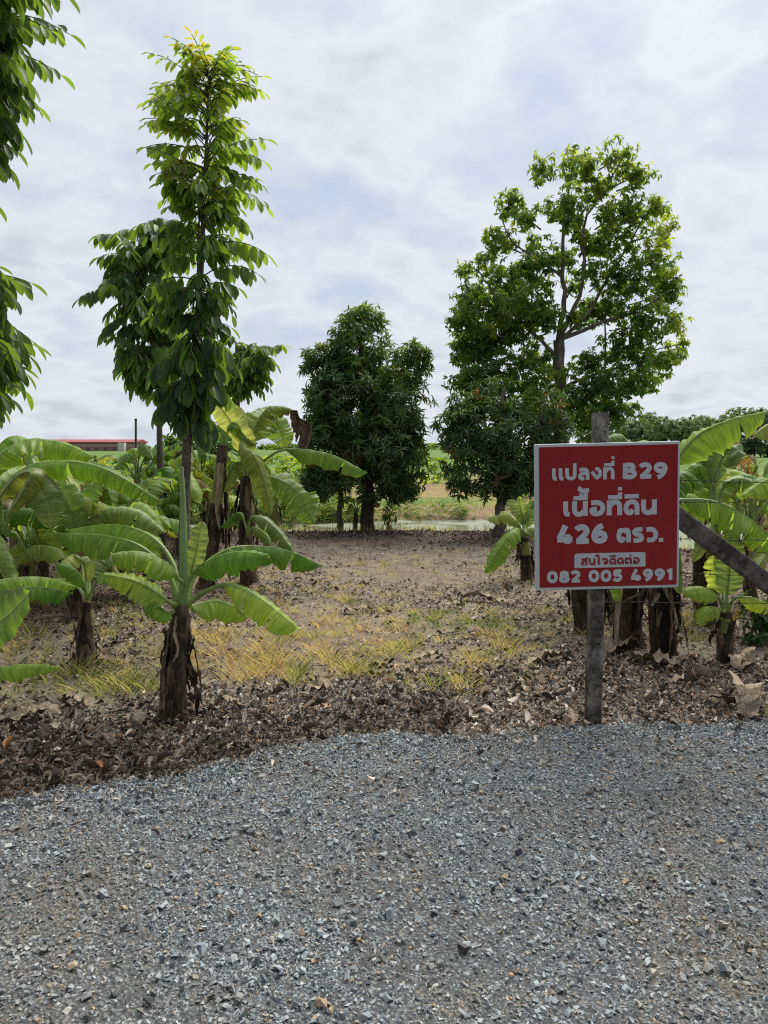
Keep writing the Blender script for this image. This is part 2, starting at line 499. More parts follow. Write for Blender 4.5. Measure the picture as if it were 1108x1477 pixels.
def road_sheet():
    us = axis([(-30, -5, 30), (-5, 5, 400), (5, 30, 30)])
    vs = np.concatenate([np.linspace(0, .9, 12, endpoint=False), np.linspace(.9, 1, 8)])
    X, Vv = np.meshgrid(us, vs); E = road_edge(X)
    Y = -8 + (E + 8) * Vv
    Z = ground_z(X, Y) + .012 * np.clip((1 - Vv) / .02, 0, 1) + .004
    V = np.stack([X, Y, Z], -1).reshape(-1, 3); I = np.arange(X.size).reshape(X.shape)
    F = np.stack([I[:-1, :-1], I[:-1, 1:], I[1:, 1:], I[1:, :-1]], -1).reshape(-1, 4)
    mb = MB(); mb.add(V, F); tag(mb.build('gravel_road', mat_road()), 'grey crushed stone road across the front', 'road', None, 'structure')


road_sheet()


def mat_water():
    m, t, out = new_mat('pond_water')
    g = t.new('ShaderNodeNewGeometry').outputs['Position']
    n = t.noise(g, .9, 5, .6, .4); n2 = t.noise(g, 14, 4, .7)
    weed = t.ramp(t.math('ADD', t.math('MULTIPLY', n, .8), t.math('MULTIPLY', n2, .2)), [(.46, 0.0), (.54, 1.0)])
    s = t.new('ShaderNodeSeparateXYZ'); t.link(g, s.inputs[0])
    wr = t.new('ShaderNodeMapRange'); t.link(s.outputs[0], wr.inputs[0]); wr.inputs[1].default_value = 2.5; wr.inputs[2].default_value = 4.5
    weed = t.math('MAXIMUM', t.math('MULTIPLY', weed, .8), wr.outputs[0])
    col = t.mix(weed, (.10, .11, .075), t.ramp(n2, [(.3, (.085, .115, .05)), (.7, (.155, .19, .10))]))
    rough = t.ramp(weed, [(0, .12), (1, .8)])
    principled(t, out, col, rough, .5, t.bump(n2, .08, .01))
    return m


grid_mesh('pond_water', axis([(-60, 60, 40)]), np.array([10.2, 13, 16, 19.6]), lambda X, Y: np.full_like(X, WATER_Z), mat_water())['kind'] = 'structure'

# ------------------------------------------------------------------ banana plants
def prof(b):
    b = np.asarray(b, float)
    a = np.clip(b / .16, 0, 1) ** .55
    c = np.clip(1 - np.clip((b - .55) / .45, 0, 1) ** 2.3, 0, 1) ** .62
    return a * c


def banana_leaf(root, ctrl, w, t0=.3, hint=(0, 0, 1), a0=-.12, droop=1.25, tears=2, seed=0, mat=None, wave=.075, tip=None, name='leaf', label=None, rib=1.0):
    rs = np.random.RandomState(seed)
    mat = mat or M_BAN
    n = 60
    C = spline(ctrl, n); T = nrm(np.gradient(C, axis=0))
    H = np.array(hint, float); Ns = []; prev = None
    for i in range(n):
        p = H - T[i] * np.dot(H, T[i]); L = np.linalg.norm(p)
        if L < .3:
            q = prev if prev is not None else np.array([0, -1.0, .2]); q = q - T[i] * np.dot(q, T[i]); q /= max(np.linalg.norm(q), 1e-6)
            p = q * (1 - L / .3) + (p / max(L, 1e-6)) * (L / .3)
        p = p / np.linalg.norm(p); prev = p; Ns.append(p)
    N = np.array(Ns)
    for _ in range(3): N[1:-1] = nrm((N[:-2] + N[1:-1] * 2 + N[2:]))
    S = nrm(np.cross(T, N))
    q = np.linspace(0, 1, n)

    def at(arr, b):
        tt = t0 + (1 - t0) * np.clip(b, 0, 1)
        return np.stack([np.interp(tt, q, arr[:, k]) for k in range(3)], -1)
    mb = MB(); rnd = rs.rand()
    m = 7; us = np.linspace(0, 1, m)
    lw = rs.uniform(0, 6.28); fr = rs.uniform(2.0, 4.0)
    nk = rs.randint(14, 22); kx = np.linspace(0, 1, nk) + rs.uniform(-.35, .35, nk) / nk; kx.sort(); ky = np.where(np.arange(nk) % 2, 1, -1) * rs.uniform(.2, 1.0, nk)
    for side in (-1, 1):
        k = rs.poisson(tears) if tears else 0
        cuts = np.sort(rs.uniform(.08, .93, k)); cuts = [0.0] + list(cuts) + [1.0]
        dro = droop * rs.uniform(.85, 1.15)
        for ba, bb in zip(cuts[:-1], cuts[1:]):
            if bb - ba < .012: continue
            ns = max(4, int((bb - ba) * 72)); bs = np.linspace(ba, bb, ns)
            segd = rs.normal(0, .30) if k else rs.normal(0, .05)
            mid = (ba + bb) / 2; shrink = (.10 if k else 0.0)
            B, U = np.meshgrid(bs, us, indexing='ij')
            local = (B - mid) * (1 - shrink * U ** 1.5) + mid if k else B
            Bp = np.clip(local + .07 * U * (1 - B) * np.clip(B * 6, 0, 1), 0, 1)
            ang = a0 - (dro + segd) * us + .12 * np.sin(us * 5 + lw)
            du = np.diff(us, prepend=0)
            sx = np.cumsum(np.cos(ang) * du); sz = np.cumsum(np.sin(ang) * du)
            hw = w * prof(B) * (1 + .05 * np.sin(B * 23 + lw * side))
            Mid = at(C, Bp); SS = at(S, B); NN = at(N, B)
            V = Mid + side * SS * (hw * sx[None])[..., None] + NN * (hw * sz[None] + wave * w * U ** 1.4 * (np.sin(B * 6.28 * fr + lw + side) + .6 * np.sin(B * 6.28 * fr * 2.7 + lw * 2) + .22 * np.sin(B * 6.28 * fr * 7.3 + lw * 3)) + .10 * w * np.interp(B + .3 * side * B * (1 - B), kx, ky) * U ** .8 + .012 * w * rs.normal(0, 1, B.shape) * U)[..., None]
            I = np.arange(ns * m).reshape(ns, m)
            F = np.stack([I[:-1, :-1], I[:-1, 1:], I[1:, 1:], I[1:, :-1]], -1).reshape(-1, 4)
            if side > 0: F = F[:, ::-1]
            D = np.stack([U, B, np.full_like(U, rnd)], -1).reshape(-1, 3)
            mb.add(V.reshape(-1, 3), F, D)
    lf = part(mb, name, mat, root, True, label)
    mr = MB()
    r0 = .016 * (w / .15) ** .6 * rib
    tube(mr, C - N * (r0 * .55), np.interp(q, [0, .12, t0, 1], [r0 * 1.5, r0, r0 * .75, r0 * .16]), 7)
    part(mr, 'midrib', M_RIB, root, True, None, lf)
    return lf


def strip(mb, ctrl, w, rs, hint=(0, -1, 0), crump=.35, n=14, rnd=None):
    """a limp dry strip: narrow crumpled ribbon"""
    C = spline(ctrl, n); T = nrm(np.gradient(C, axis=0)); H = np.array(hint, float)
    S = nrm(np.cross(T, H + 1e-3)); N = np.cross(S, T)
    m = 5; us = np.linspace(-1, 1, m); t = np.linspace(0, 1, n)
    hw = w * (.35 + .65 * np.sin(np.pi * np.clip(t * .9 + .12, 0, 1)) ** .7) * (1 + rs.normal(0, .15, n))
    tw = np.cumsum(rs.normal(0, .12, n))
    V = np.zeros((n, m, 3))
    for j, u in enumerate(us):
        cs, sn = np.cos(tw), np.sin(tw)
        d = S * cs[:, None] + N * sn[:, None]; e = -S * sn[:, None] + N * cs[:, None]
        V[:, j] = C + d * (u * hw)[:, None] + e * (hw * crump * rs.normal(0, 1, n) + hw * .5 * abs(u))[:, None]
    I = np.arange(n * m).reshape(n, m)
    F = np.stack([I[:-1, :-1], I[:-1, 1:], I[1:, 1:], I[1:, :-1]], -1).reshape(-1, 4)
    D = np.zeros((n * m, 3)); D[:, 0] = np.tile((us + 1) / 2, n); D[:, 1] = np.repeat(t, m); D[:, 2] = rs.rand() if rnd is None else rnd
    mb.add(V.reshape(-1, 3), F, D)


def pseudostem(root, base, top, r0, r1, seed=0, mat=None, skirt=6, dark=True, sheaths=7, bow=.03):
    rs = np.random.RandomState(seed + 991)
    base = np.array(base); top = np.array(top); h = np.linalg.norm(top - base)
    mid = (base + top) / 2 + np.array([rs.normal(0, bow), rs.normal(0, bow), 0]) * h
    C = spline([base - np.array([0, 0, .05]), mid, top], 22)
    mb = MB(); t = np.linspace(0, 1, 22)
    rad = r0 + (r1 - r0) * t ** .8; rad[:4] *= (1.38, 1.26, 1.14, 1.05)
    tube(mb, C, rad * (1 + .04 * np.sin(t * 17 + seed)), 14, .45, True, .035, rs)
    # overlapping leaf sheaths clasping the stem
    for i in range(sheaths):
        a = rs.uniform(0, 6.28); sp = rs.uniform(.5, 1.1); z0 = rs.uniform(-.02, .45); z1 = min(1, z0 + rs.uniform(.3, .6))
        n, m = 12, 7; tt = np.linspace(z0, z1, n).clip(0, 1); k = np.linspace(0, 1, n)
        cc = np.stack([np.interp(tt, t, C[:, q]) for q in range(3)], -1); rr = np.interp(tt, t, rad)
        aa = a + np.linspace(-1, 1, m)[None] * (sp * (1 - .75 * k ** 1.6))[:, None]
        aa = aa + rs.normal(0, .10, (n, m)) * (k ** 2)[:, None]
        gap = 1.04 + .06 * i / sheaths + (.8 * rs.rand() * k ** 3)[:, None] * np.ones((1, m)) + rs.normal(0, .035, (n, m))
        V = np.stack([cc[:, 0:1] + np.cos(aa) * rr[:, None] * gap, cc[:, 1:2] + np.sin(aa) * rr[:, None] * gap, np.repeat(cc[:, 2:3], m, 1)], -1)
        I = np.arange(n * m).reshape(n, m)
        F = np.stack([I[:-1, :-1], I[:-1, 1:], I[1:, 1:], I[1:, :-1]], -1).reshape(-1, 4)
        D = np.zeros((n * m, 3)); D[:, 0] = np.tile(np.linspace(0, 1, m), n); D[:, 1] = np.repeat(k, m); D[:, 2] = rs.rand()
        mb.add(V.reshape(-1, 3), F, D)
    part(mb, 'pseudostem', mat or M_STEM_D, root)
    # dead leaves hanging down the stem
    for i in range(skirt):
        a = rs.uniform(0, 6.28); z = rs.uniform(.45, 1.0); L = h * rs.uniform(.3, .75)
        p = base + (top - base) * z; d = np.array([math.cos(a), math.sin(a), 0]); rr = r0 + (r1 - r0) * z
        s = MB(); dz = np.array([0, 0, -1.0])
        end = max(p[2] - L, base[2] + .02)
        L = p[2] - end
        strip(s, [p + d * rr * .9 + (0, 0, .04), p + d * (rr * 1.5) + dz * L * .25, p + d * (rr * 1.4 + .03 * rs.rand()) + dz * L * .65 + rs.normal(0, .02, 3), p + d * (rr * 1.6 + .15 * rs.rand() ** 2 * min(1, h)) + dz * L], rs.uniform(.011, .032) * min(1.3, max(.5, h)), rs, (d[0], d[1], .0), .3, 16)
        part(s, 'dry_leaf', M_DRY_D if rs.rand() < .75 else M_DRY, root)


_seed = [100]


def P3(lst):
    return [PX(*c) for c in lst]


def rand_leaves(root, crown, n, L, w, seed, az0=0.0, spread=6.28, torn=.35, el=(38, 80)):
    rs = np.random.RandomState(seed)
    crown = np.array(crown)
    for i in range(n):
        az = az0 + spread * ((i + rs.uniform(-.25, .25)) / n); e = R(rs.uniform(*el)) if i % 3 else R(rs.uniform(70, 86)); ll = L * rs.uniform(.75, 1.1)
        d = np.array([math.cos(az) * math.cos(e), math.sin(az) * math.cos(e), math.sin(e)])
        hz = np.array([math.cos(az), math.sin(az), 0])
        p1 = crown + d * ll * .32; p2 = p1 + (d * .75 + hz * .25) * ll * .33 + np.array([0, 0, -.02 * ll])
        p3 = p2 + hz * ll * .28 + np.array([0, 0, -ll * rs.uniform(.05, .22)]); p4 = p3 + hz * ll * .14 + np.array([0, 0, -ll * rs.uniform(.12, .24)])
        x = rs.rand()
        mat = M_BAN if x > torn else (M_BAN_TORN if x > torn * .12 else M_BAN_BROWN)
        banana_leaf(root, [crown, p1, p2, p3, p4], w * rs.uniform(.85, 1.1), .27, (rs.normal(0, .15), rs.normal(0, .15), 1), rs.uniform(-.3, .3), rs.uniform(.8, 1.5),
                    rs.randint(1, 5) if x > torn else rs.randint(4, 10), seed * 31 + i, mat)


G_BAN = 'banana plants growing across the plot'


def plant(label, base, crown, r0, r1, seed, skirt=5, stem_mat=None, sheaths=7):
    o = thing('banana_plant', tuple(base), label, 'banana plant', G_BAN)
    pseudostem(o, tuple(base), tuple(crown), r0, r1, seed, stem_mat, skirt, True, sheaths)
    b_, c_ = np.array(base), np.array(crown); g_ = MB(); rs_ = np.random.RandomState(seed + 5)
    tube(g_, [b_ + (c_ - b_) * .60, b_ + (c_ - b_) * .85, c_ + (0, 0, .015)], [r1 * 1.12, r1 * 1.06, r1 * .5], 12, .7, True, .03, rs_)
    part(g_, 'leaf_sheath', M_STEM_G, o)
    return o


TOC = (0, -.8, .6)     # blades turned to the viewer


def bananas():
    # --- young plant at the front left, beside the tall sapling
    b = GR(248, 1035); Y = b.y
    c = PX(262, 872, Y)
    o = plant('young banana plant with tall rolled spear leaf, nearest the gravel on the left', b, c, .082, .042, 1, 16, None, 12)
    L = lambda pts, **k: banana_leaf(o, P3(pts), **k)
    L([(264, 866, Y), (270, 838, Y - .03), (292, 812, Y - .08), (340, 796, Y - .16), (388, 800, Y - .22)], w=.13, t0=.26, seed=11, hint=(0, -.45, 1), droop=1.5, tears=0)
    L([(266, 866, Y + .02), (285, 822, Y + .1), (335, 789, Y + .2), (405, 791, Y + .25), (466, 816, Y + .2)], w=.125, t0=.3, seed=12, hint=(0, -.35, 1), droop=1.5, tears=1)
    L([(266, 872, Y), (298, 850, Y - .1), (330, 842, Y - .2), (375, 862, Y - .3), (433, 908, Y - .35)], w=.125, t0=.4, seed=13, hint=(.3, -.6, 1), droop=1.3, tears=1)
    L([(264, 870, Y + .02), (280, 872, Y + .08), (310, 866, Y + .14), (340, 876, Y + .18), (358, 892, Y + .2)], w=.12, t0=.12, seed=14, hint=(0, -.5, 1), droop=1.2, tears=1)
    L([(258, 868, Y), (259, 835, Y - .04), (236, 808, Y - .12), (200, 795, Y - .2), (158, 799, Y - .28)], w=.14, t0=.28, seed=15, hint=(0, -.35, 1), droop=1.6, tears=1, wave=.10)
    L([(257, 866, Y + .02), (250, 812, Y + .1), (218, 772, Y + .2), (165, 756, Y + .3), (95, 764, Y + .4)], w=.16, t0=.28, seed=16, hint=(0, -.2, 1), droop=1.5, tears=2)
    L([(257, 866, Y), (240, 820, Y + .03), (200, 785, Y + .04), (150, 772, Y + .05), (75, 768, Y + .04)], w=.14, t0=.3, seed=17, hint=(0, -.35, 1), droop=1.5, tears=2)
    L([(256, 872, Y - .02), (246, 868, Y - .07), (222, 852, Y - .12), (190, 836, Y - .15), (150, 828, Y - .17)], w=.10, t0=.16, seed=18, hint=(.2, -.7, .8), droop=.9, tears=1)
    L([(256, 876, Y - .02), (246, 884, Y - .06), (228, 876, Y - .12), (208, 868, Y - .16)], w=.07, t0=.2, seed=19, hint=(0, -.7, .8), droop=1.0, tears=0)
    L([(267, 866, Y + .02), (277, 822, Y + .05), (285, 790, Y + .06), (292, 752, Y + .08)], w=.055, t0=.3, seed=20, hint=(.25, -1, .3), a0=.5, droop=.5, tears=0, mat=M_BAN_PALE)
    sp = MB(); tube(sp, spline(P3([(264, 872, Y), (265, 800, Y), (264, 730, Y), (262, 673, Y)]), 20), [.024, .022, .020, .016, .010], 10)
    part(sp, 'rolled_leaf', M_SPEAR, o)

    # --- second small plant a step behind it
    b = GR(126, 962); Y = b.y; c = PX(126, 868, Y)
    o = plant('small banana plant with dark dry stem standing left of the spear-leaved one', b, c, .075, .04, 2, 5)
    L = lambda pts, **k: banana_leaf(o, P3(pts), **k)
    L([(126, 864, Y), (122, 842, Y - .05), (108, 822, Y - .1), (82, 812, Y - .12)], w=.09, t0=.25, seed=21, hint=(.2, -.5, 1), tears=0)
    L([(127, 864, Y), (136, 842, Y), (152, 826, Y - .05), (190, 838, Y - .1)], w=.09, t0=.3, seed=22, hint=(0, -.4, 1), tears=1)
    L([(125, 864, Y), (112, 846, Y + .1), (85, 835, Y + .2), (40, 845, Y + .25)], w=.10, t0=.25, seed=23, hint=(0, -.3, 1), tears=1)
    L([(127, 862, Y), (130, 830, Y + .1), (142, 806, Y + .2), (168, 800, Y + .3)], w=.10, t0=.3, seed=24, hint=(0, -.5, 1), tears=0, mat=M_BAN_PALE)
    L([(126, 862, Y), (124, 835, Y + .05), (120, 812, Y + .02), (106, 800, Y)], w=.07, t0=.3, seed=25, hint=(0, -.8, .6), tears=0, mat=M_BAN_PALE)

    # --- plant just outside the left edge whose leaves reach in low
    o = plant('low banana plant at the left edge with round-tipped leaf facing out', GR(-95, 1010), PX(-85, 905, 4.1), .08, .045, 3, 2)
    L = lambda pts, **k: banana_leaf(o, P3(pts), **k)
    L([(-80, 905, 4.1), (-60, 925, 3.9), (-25, 912, 3.7), (12, 885, 3.6), (44, 852, 3.55)], w=.14, t0=.25, seed=31, hint=(-.3, -1, .55), a0=.1, droop=.35, tears=0)
    L([(-80, 905, 4.1), (-70, 945, 3.8), (-20, 962, 3.55), (40, 958, 3.5), (89, 962, 3.45)], w=.085, t0=.2, seed=32, hint=(0, -.2, 1), droop=1.6, tears=0)
    L([(-85, 900, 4.1), (-60, 855, 4.2), (0, 836, 4.3), (60, 832, 4.4), (112, 846, 4.4)], w=.12, t0=.25, seed=33, hint=(0, -.1, 1), droop=1.7, tears=2)
    L([(-85, 900, 4.1), (-60, 872, 4.0), (0, 852, 4.0), (55, 846, 4.0), (105, 856, 4.0)], w=.11, t0=.25, seed=34, hint=(0, -.25, 1), droop=1.4, tears=1)

    # --- big plant at the left edge, leaves arching across in front of the far field
    b = GR(-15, 905); Y = b.y; c = PX(0, 775, Y)
    o = plant('large banana plant at the left edge with long arching leaves', b, c, .10, .06, 4, 4)
    L = lambda pts, **k: banana_leaf(o, P3(pts), **k)
    L([(0, 770, Y), (2, 710, Y - .1), (50, 668, Y - .2), (140, 672, Y - .3), (235, 724, Y - .4)], w=.20, t0=.27, seed=41, hint=(0, -.35, 1), droop=1.7, tears=3, wave=.07)
    L([(-2, 770, Y), (-30, 700, Y), (20, 640, Y + .05), (80, 636, Y + .1), (140, 660, Y + .1)], w=.20, t0=.34, seed=42, hint=(0, -.4, 1), droop=1.3, tears=3)
    L([(-4, 770, Y + .1), (-30, 690, Y + .3), (0, 640, Y + .5), (25, 628, Y + .6), (55, 640, Y + .7)], w=.2, t0=.4, seed=43, hint=(0, -.3, 1), tears=3)
    L([(4, 770, Y - .05), (25, 715, Y - .2), (52, 702, Y - .35), (68, 725, Y - .42), (72, 762, Y - .45)], w=.13, t0=.35, seed=44, hint=(.35, -.9, .35), a0=.2, droop=.6, tears=0, mat=M_BAN_PALE)
    L([(-2, 772, Y - .05), (-10, 735, Y - .2), (20, 690, Y - .35), (45, 685, Y - .45), (10, 745, Y - .55)], w=.11, t0=.3, seed=45, hint=(0, -.9, .4), tears=1, mat=M_BAN_TORN)
    L([(4, 772, Y), (40, 735, Y + .2), (110, 715, Y + .3), (165, 735, Y + .4), (195, 770, Y + .4)], w=.16, t0=.3, seed=46, hint=(0, -.3, 1), tears=4, mat=M_BAN_TORN)
    L([(0, 774, Y), (-15, 770, Y - .3), (-5, 800, Y - .6), (20, 850, Y - .7)], w=.12, t0=.3, seed=47, hint=(0, -.9, .4), tears=3, mat=M_BAN_TORN)

    b = GR(108, 896); Y = b.y; c = PX(108, 812, Y)
    o = plant('wide banana plant with many overlapping pale leaves in front of the left thicket', b, c, .075, .05, 60, 3)
    L = lambda pts, **k: banana_leaf(o, P3(pts), **k)
    L([(108, 810, Y), (100, 770, Y), (70, 742, Y - .1), (15, 735, Y - .15), (-20, 752, Y - .2)], w=.17, t0=.25, seed=601, hint=(0, -.4, 1), tears=3)
    L([(109, 810, Y), (118, 765, Y + .05), (150, 735, Y + .1), (200, 738, Y + .1), (238, 768, Y + .1)], w=.17, t0=.25, seed=602, hint=(0, -.4, 1), tears=3, mat=M_BAN_PALE)
    L([(108, 810, Y), (106, 760, Y), (98, 722, Y), (85, 695, Y + .05)], w=.13, t0=.3, seed=603, hint=(.3, -1, .4), a0=.3, droop=.6, tears=1, mat=M_BAN_PALE)
    L([(109, 810, Y), (116, 760, Y + .1), (130, 715, Y + .15), (150, 690, Y + .2)], w=.13, t0=.3, seed=604, hint=(-.3, -1, .4), a0=.2, droop=.7, tears=3)
    L([(107, 812, Y), (85, 792, Y - .15), (48, 788, Y - .25), (18, 812, Y - .3)], w=.14, t0=.2, seed=605, hint=(-.2, -.6, .9), tears=2, mat=M_BAN_TORN)
    L([(109, 812, Y), (130, 795, Y - .15), (165, 795, Y - .25), (192, 822, Y - .3)], w=.13, t0=.2, seed=606, hint=(.2, -.6, .9), tears=2)
    L([(108, 812, Y), (104, 800, Y - .2), (88, 815, Y - .35), (72, 852, Y - .4)], w=.12, t0=.2, seed=607, hint=(-.2, -.8, .6), tears=3, mat=M_BAN_PALE)
    L([(107, 811, Y), (95, 775, Y + .15), (62, 765, Y + .3), (35, 780, Y + .35)], w=.15, t0=.25, seed=608, hint=(0, -.5, 1), tears=3)

    # --- tall torn plant in the middle distance
    b = GR(360, 842); Y = b.y; c = PX(356, 688, Y)
    o = plant('tall torn banana plant with one brown hanging tip, left of the round mango tree', b, c, .09, .06, 5, 8)
    L = lambda pts, **k: banana_leaf(o, P3(pts), **k)
    L([(354, 688, Y), (352, 650, Y - .1), (336, 612, Y - .25), (308, 572, Y - .3)], w=.17, t0=.2, seed=51, hint=(-.5, -1, .5), a0=.15, droop=.5, tears=1, mat=M_BAN_PALE)
    L([(357, 684, Y), (364, 625, Y), (384, 590, Y + .05), (408, 586, Y + .05), (424, 592, Y)], w=.17, t0=.4, seed=52, hint=(0, -.3, 1), droop=1.7, tears=8, mat=M_BAN_TORN)
    L([(358, 682, Y), (366, 630, Y + .15), (380, 602, Y + .3), (398, 605, Y + .4), (415, 645, Y + .45)], w=.2, t0=.3, seed=53, hint=(.2, -.8, .6), a0=.1, droop=.6, tears=5)
    L([(358, 686, Y), (385, 660, Y - .05), (415, 647, Y - .1), (475, 655, Y - .15), (530, 682, Y - .2)], w=.17, t0=.35, seed=54, hint=(0, -.45, 1), droop=1.4, tears=1)
    L([(358, 688, Y), (372, 688, Y - .1), (400, 690, Y - .2), (432, 712, Y - .25), (455, 756, Y - .3)], w=.2, t0=.25, seed=55, hint=(.4, -.8, .6), droop=.9, tears=9, mat=M_BAN_TORN)
    L([(356, 690, Y), (356, 650, Y - .2), (366, 655, Y - .35), (382, 695, Y - .4), (392, 742, Y - .45)], w=.15, t0=.25, seed=56, hint=(.5, -.8, .2), droop=.9, tears=10, mat=M_BAN_TORN)
    L([(354, 686, Y), (345, 645, Y + .1), (325, 618, Y + .15), (272, 624, Y + .2)], w=.17, t0=.25, seed=57, hint=(0, -.4, 1), droop=1.4, tears=4)
    L([(356, 690, Y), (348, 668, Y - .2), (335, 672, Y - .3), (322, 710, Y - .35)], w=.13, t0=.3, seed=58, hint=(-.4, -.8, .3), tears=6, mat=M_BAN_TORN)
    L([(357, 688, Y), (352, 640, Y + .2), (340, 605, Y + .4), (325, 600, Y + .5)], w=.16, t0=.3, seed=60, hint=(0, -.8, .6), tears=4)
    rs = np.random.RandomState(5); s = MB()
    for i in range(7):
        p = PX(420 + i * 1.2, 592, Y); strip(s, [p, p + Vector((.02, 0, -.09)), p + Vector((.03 + .02 * i, 0, -.2)), p + Vector((.03 + .03 * rs.rand(), 0, -.24 - .05 * i))], .026, rs)
    part(s, 'dry_leaf', M_DRY_D, o)
    # sucker leaf low right of it
    o = plant('banana sucker leaning out low between the torn banana and the dirt', GR(352, 850), PX(358, 775, 7.5), .045, .03, 6, 2)
    L = lambda pts, **k: banana_leaf(o, P3(pts), **k)
    L([(358, 772, 7.5), (362, 748, 7.4), (378, 746, 7.3), (402, 766, 7.2), (424, 796, 7.1)], w=.14, t0=.2, seed=61, hint=(.3, -.7, .7), tears=1, mat=M_BAN_PALE)
    L([(358, 772, 7.5), (350, 745, 7.5), (340, 740, 7.5), (318, 760, 7.5)], w=.10, t0=.3, seed=62, hint=(0, -.5, 1), tears=1)
    L([(358, 772, 7.5), (366, 760, 7.3), (385, 772, 7.1), (392, 800, 7.0)], w=.09, t0=.3, seed=63, hint=(.3, -.7, .7), tears=2, mat=M_BAN_TORN)

    # --- leaning dry stem left of it
    b = GR(296, 850); Y = b.y; c = PX(322, 642, Y)
    o = plant('leaning brown banana stem with few leaves, between the two saplings and the torn banana', b, c, .078, .055, 7, 4)
    L = lambda pts, **k: banana_leaf(o, P3(pts), **k)
    L([(322, 645, Y), (318, 620, Y), (300, 612, Y), (268, 632, Y)], w=.15, t0=.25, seed=71, hint=(0, -.4, 1), tears=4)
    L([(324, 645, Y), (330, 615, Y), (345, 610, Y + .1), (372, 640, Y + .2)], w=.14, t0=.25, seed=72, hint=(0, -.4, 1), tears=4, mat=M_BAN_TORN)
    L([(323, 645, Y), (322, 610, Y + .2), (318, 585, Y + .3), (300, 575, Y + .3)], w=.13, t0=.25, seed=73, hint=(0, -.8, .5), tears=3)

    # --- small plant beside the sign
    b = GR(762, 838); Y = b.y; c = PX(757, 775, Y)
    o = plant('small pale banana plant peeping out beside the left edge of the red sign', b, c, .075, .05, 8, 9)
    L = lambda pts, **k: banana_leaf(o, P3(pts), **k)
    L([(756, 774, Y), (748, 762, Y - .15), (736, 770, Y - .3), (718, 795, Y - .4), (699, 828, Y - .45)], w=.14, t0=.15, seed=81, hint=(-.4, -.8, .6), droop=1.0, tears=2)
    L([(756, 774, Y), (748, 755, Y), (730, 745, Y + .05), (708, 752, Y + .1)], w=.085, t0=.25, seed=82, hint=(0, -.3, 1), tears=4, mat=M_BAN_TORN)
    L([(757, 774, Y), (756, 750, Y), (752, 735, Y), (749, 716, Y)], w=.06, t0=.3, seed=83, hint=(.1, -1, .2), a0=.4, droop=.4, tears=0, mat=M_BAN_PALE)
    L([(757, 774, Y), (762, 752, Y), (766, 735, Y + .02), (770, 722, Y + .04)], w=.07, t0=.25, seed=84, hint=(-.5, -1, .3), a0=.4, droop=.4, tears=2, mat=M_BAN_PALE)
    L([(758, 774, Y), (764, 762, Y - .1), (775, 765, Y - .2), (790, 790, Y - .3)], w=.12, t0=.2, seed=85, hint=(.3, -.7, .7), tears=2, mat=M_BAN_PALE)
    L([(757, 774, Y), (760, 750, Y + .2), (775, 735, Y + .3), (810, 745, Y + .4)], w=.13, t0=.25, seed=86, hint=(0, -.3, 1), tears=3)
    L([(756, 774, Y), (742, 750, Y + .2), (730, 738, Y + .3), (722, 738, Y + .45)], w=.08, t0=.25, seed=87, hint=(0, -.4, 1), tears=3, mat=M_BAN_PALE)

    L([(756, 774, Y), (745, 752, Y - .05), (728, 742, Y - .1), (700, 748, Y - .1)], w=.11, t0=.2, seed=88, hint=(0, -.5, 1), droop=1.4, tears=2, mat=M_BAN_PALE)
    L([(757, 774, Y), (752, 748, Y + .02), (742, 730, Y + .04), (732, 722, Y + .05)], w=.07, t0=.25, seed=89, hint=(.4, -1, .3), a0=.4, droop=.5, tears=1, mat=M_BAN_PALE)

    # --- clump behind the sign
    b = GR(907, 932); Y = b.y; c = PX(905, 735, Y)
    o = plant('banana plant behind the red sign with thick dark stem, leaves topping the board', b, c, .115, .08, 9, 18, M_STEM_DD)
    L = lambda pts, **k: banana_leaf(o, P3(pts), **k)
    L([(905, 735, Y), (907, 660, Y), (898, 628, Y), (872, 632, Y - .05)], w=.14, t0=.3, seed=91, hint=(0, -.5, 1), tears=2, mat=M_BAN_PALE)
    L([(906, 735, Y), (915, 665, Y + .2), (925, 636, Y + .3), (945, 640, Y + .4)], w=.13, t0=.3, seed=92, hint=(0, -.4, 1), tears=2)
    L([(905, 735, Y), (880, 690, Y + .2), (850, 690, Y + .3), (820, 720, Y + .4)], w=.16, t0=.3, seed=93, tears=3)
    L([(905, 745, Y), (900, 770, Y - .2), (895, 830, Y - .3), (893, 872, Y - .3)], w=.09, t0=.2, seed=94, hint=(.2, -1, .2), tears=3)
    b = GR(958, 945); Y = b.y; c = PX(952, 740, Y)
    o = plant('banana plant with shaggy brown stem right of the sign, broad leaf yellow at its tip', b, c, .085, .065, 10, 20, M_STEM_DD)
    L = lambda pts, **k: banana_leaf(o, P3(pts), **k)
    L([(954, 740, Y), (962, 685, Y), (1000, 632, Y - .05), (1050, 606, Y - .1), (1104, 594, Y - .15)], w=.21, t0=.3, seed=101, hint=(0, -.55, 1), droop=1.35, tears=1)
    L([(954, 742, Y), (966, 722, Y - .1), (1030, 722, Y - .2), (1085, 750, Y - .25), (1140, 800, Y - .3)], w=.18, t0=.22, seed=102, hint=(0, -.4, 1), droop=1.5, tears=4, wave=.08)
    L([(953, 742, Y), (960, 760, Y - .2), (978, 800, Y - .3), (982, 858, Y - .35)], w=.09, t0=.25, seed=103, hint=(.3, -1, .2), tears=3)
    L([(954, 740, Y), (968, 700, Y + .2), (990, 680, Y + .3), (1016, 700, Y + .4)], w=.16, t0=.3, seed=104, hint=(0, -.4, 1), tears=3)

    # --- right, behind the barbed wire
    b = GR(1022, 900); Y = b.y; c = PX(1030, 742, Y)
    o = plant('upright banana plant behind the barbed wire and the sloping brace', b, c, .10, .06, 12, 8)
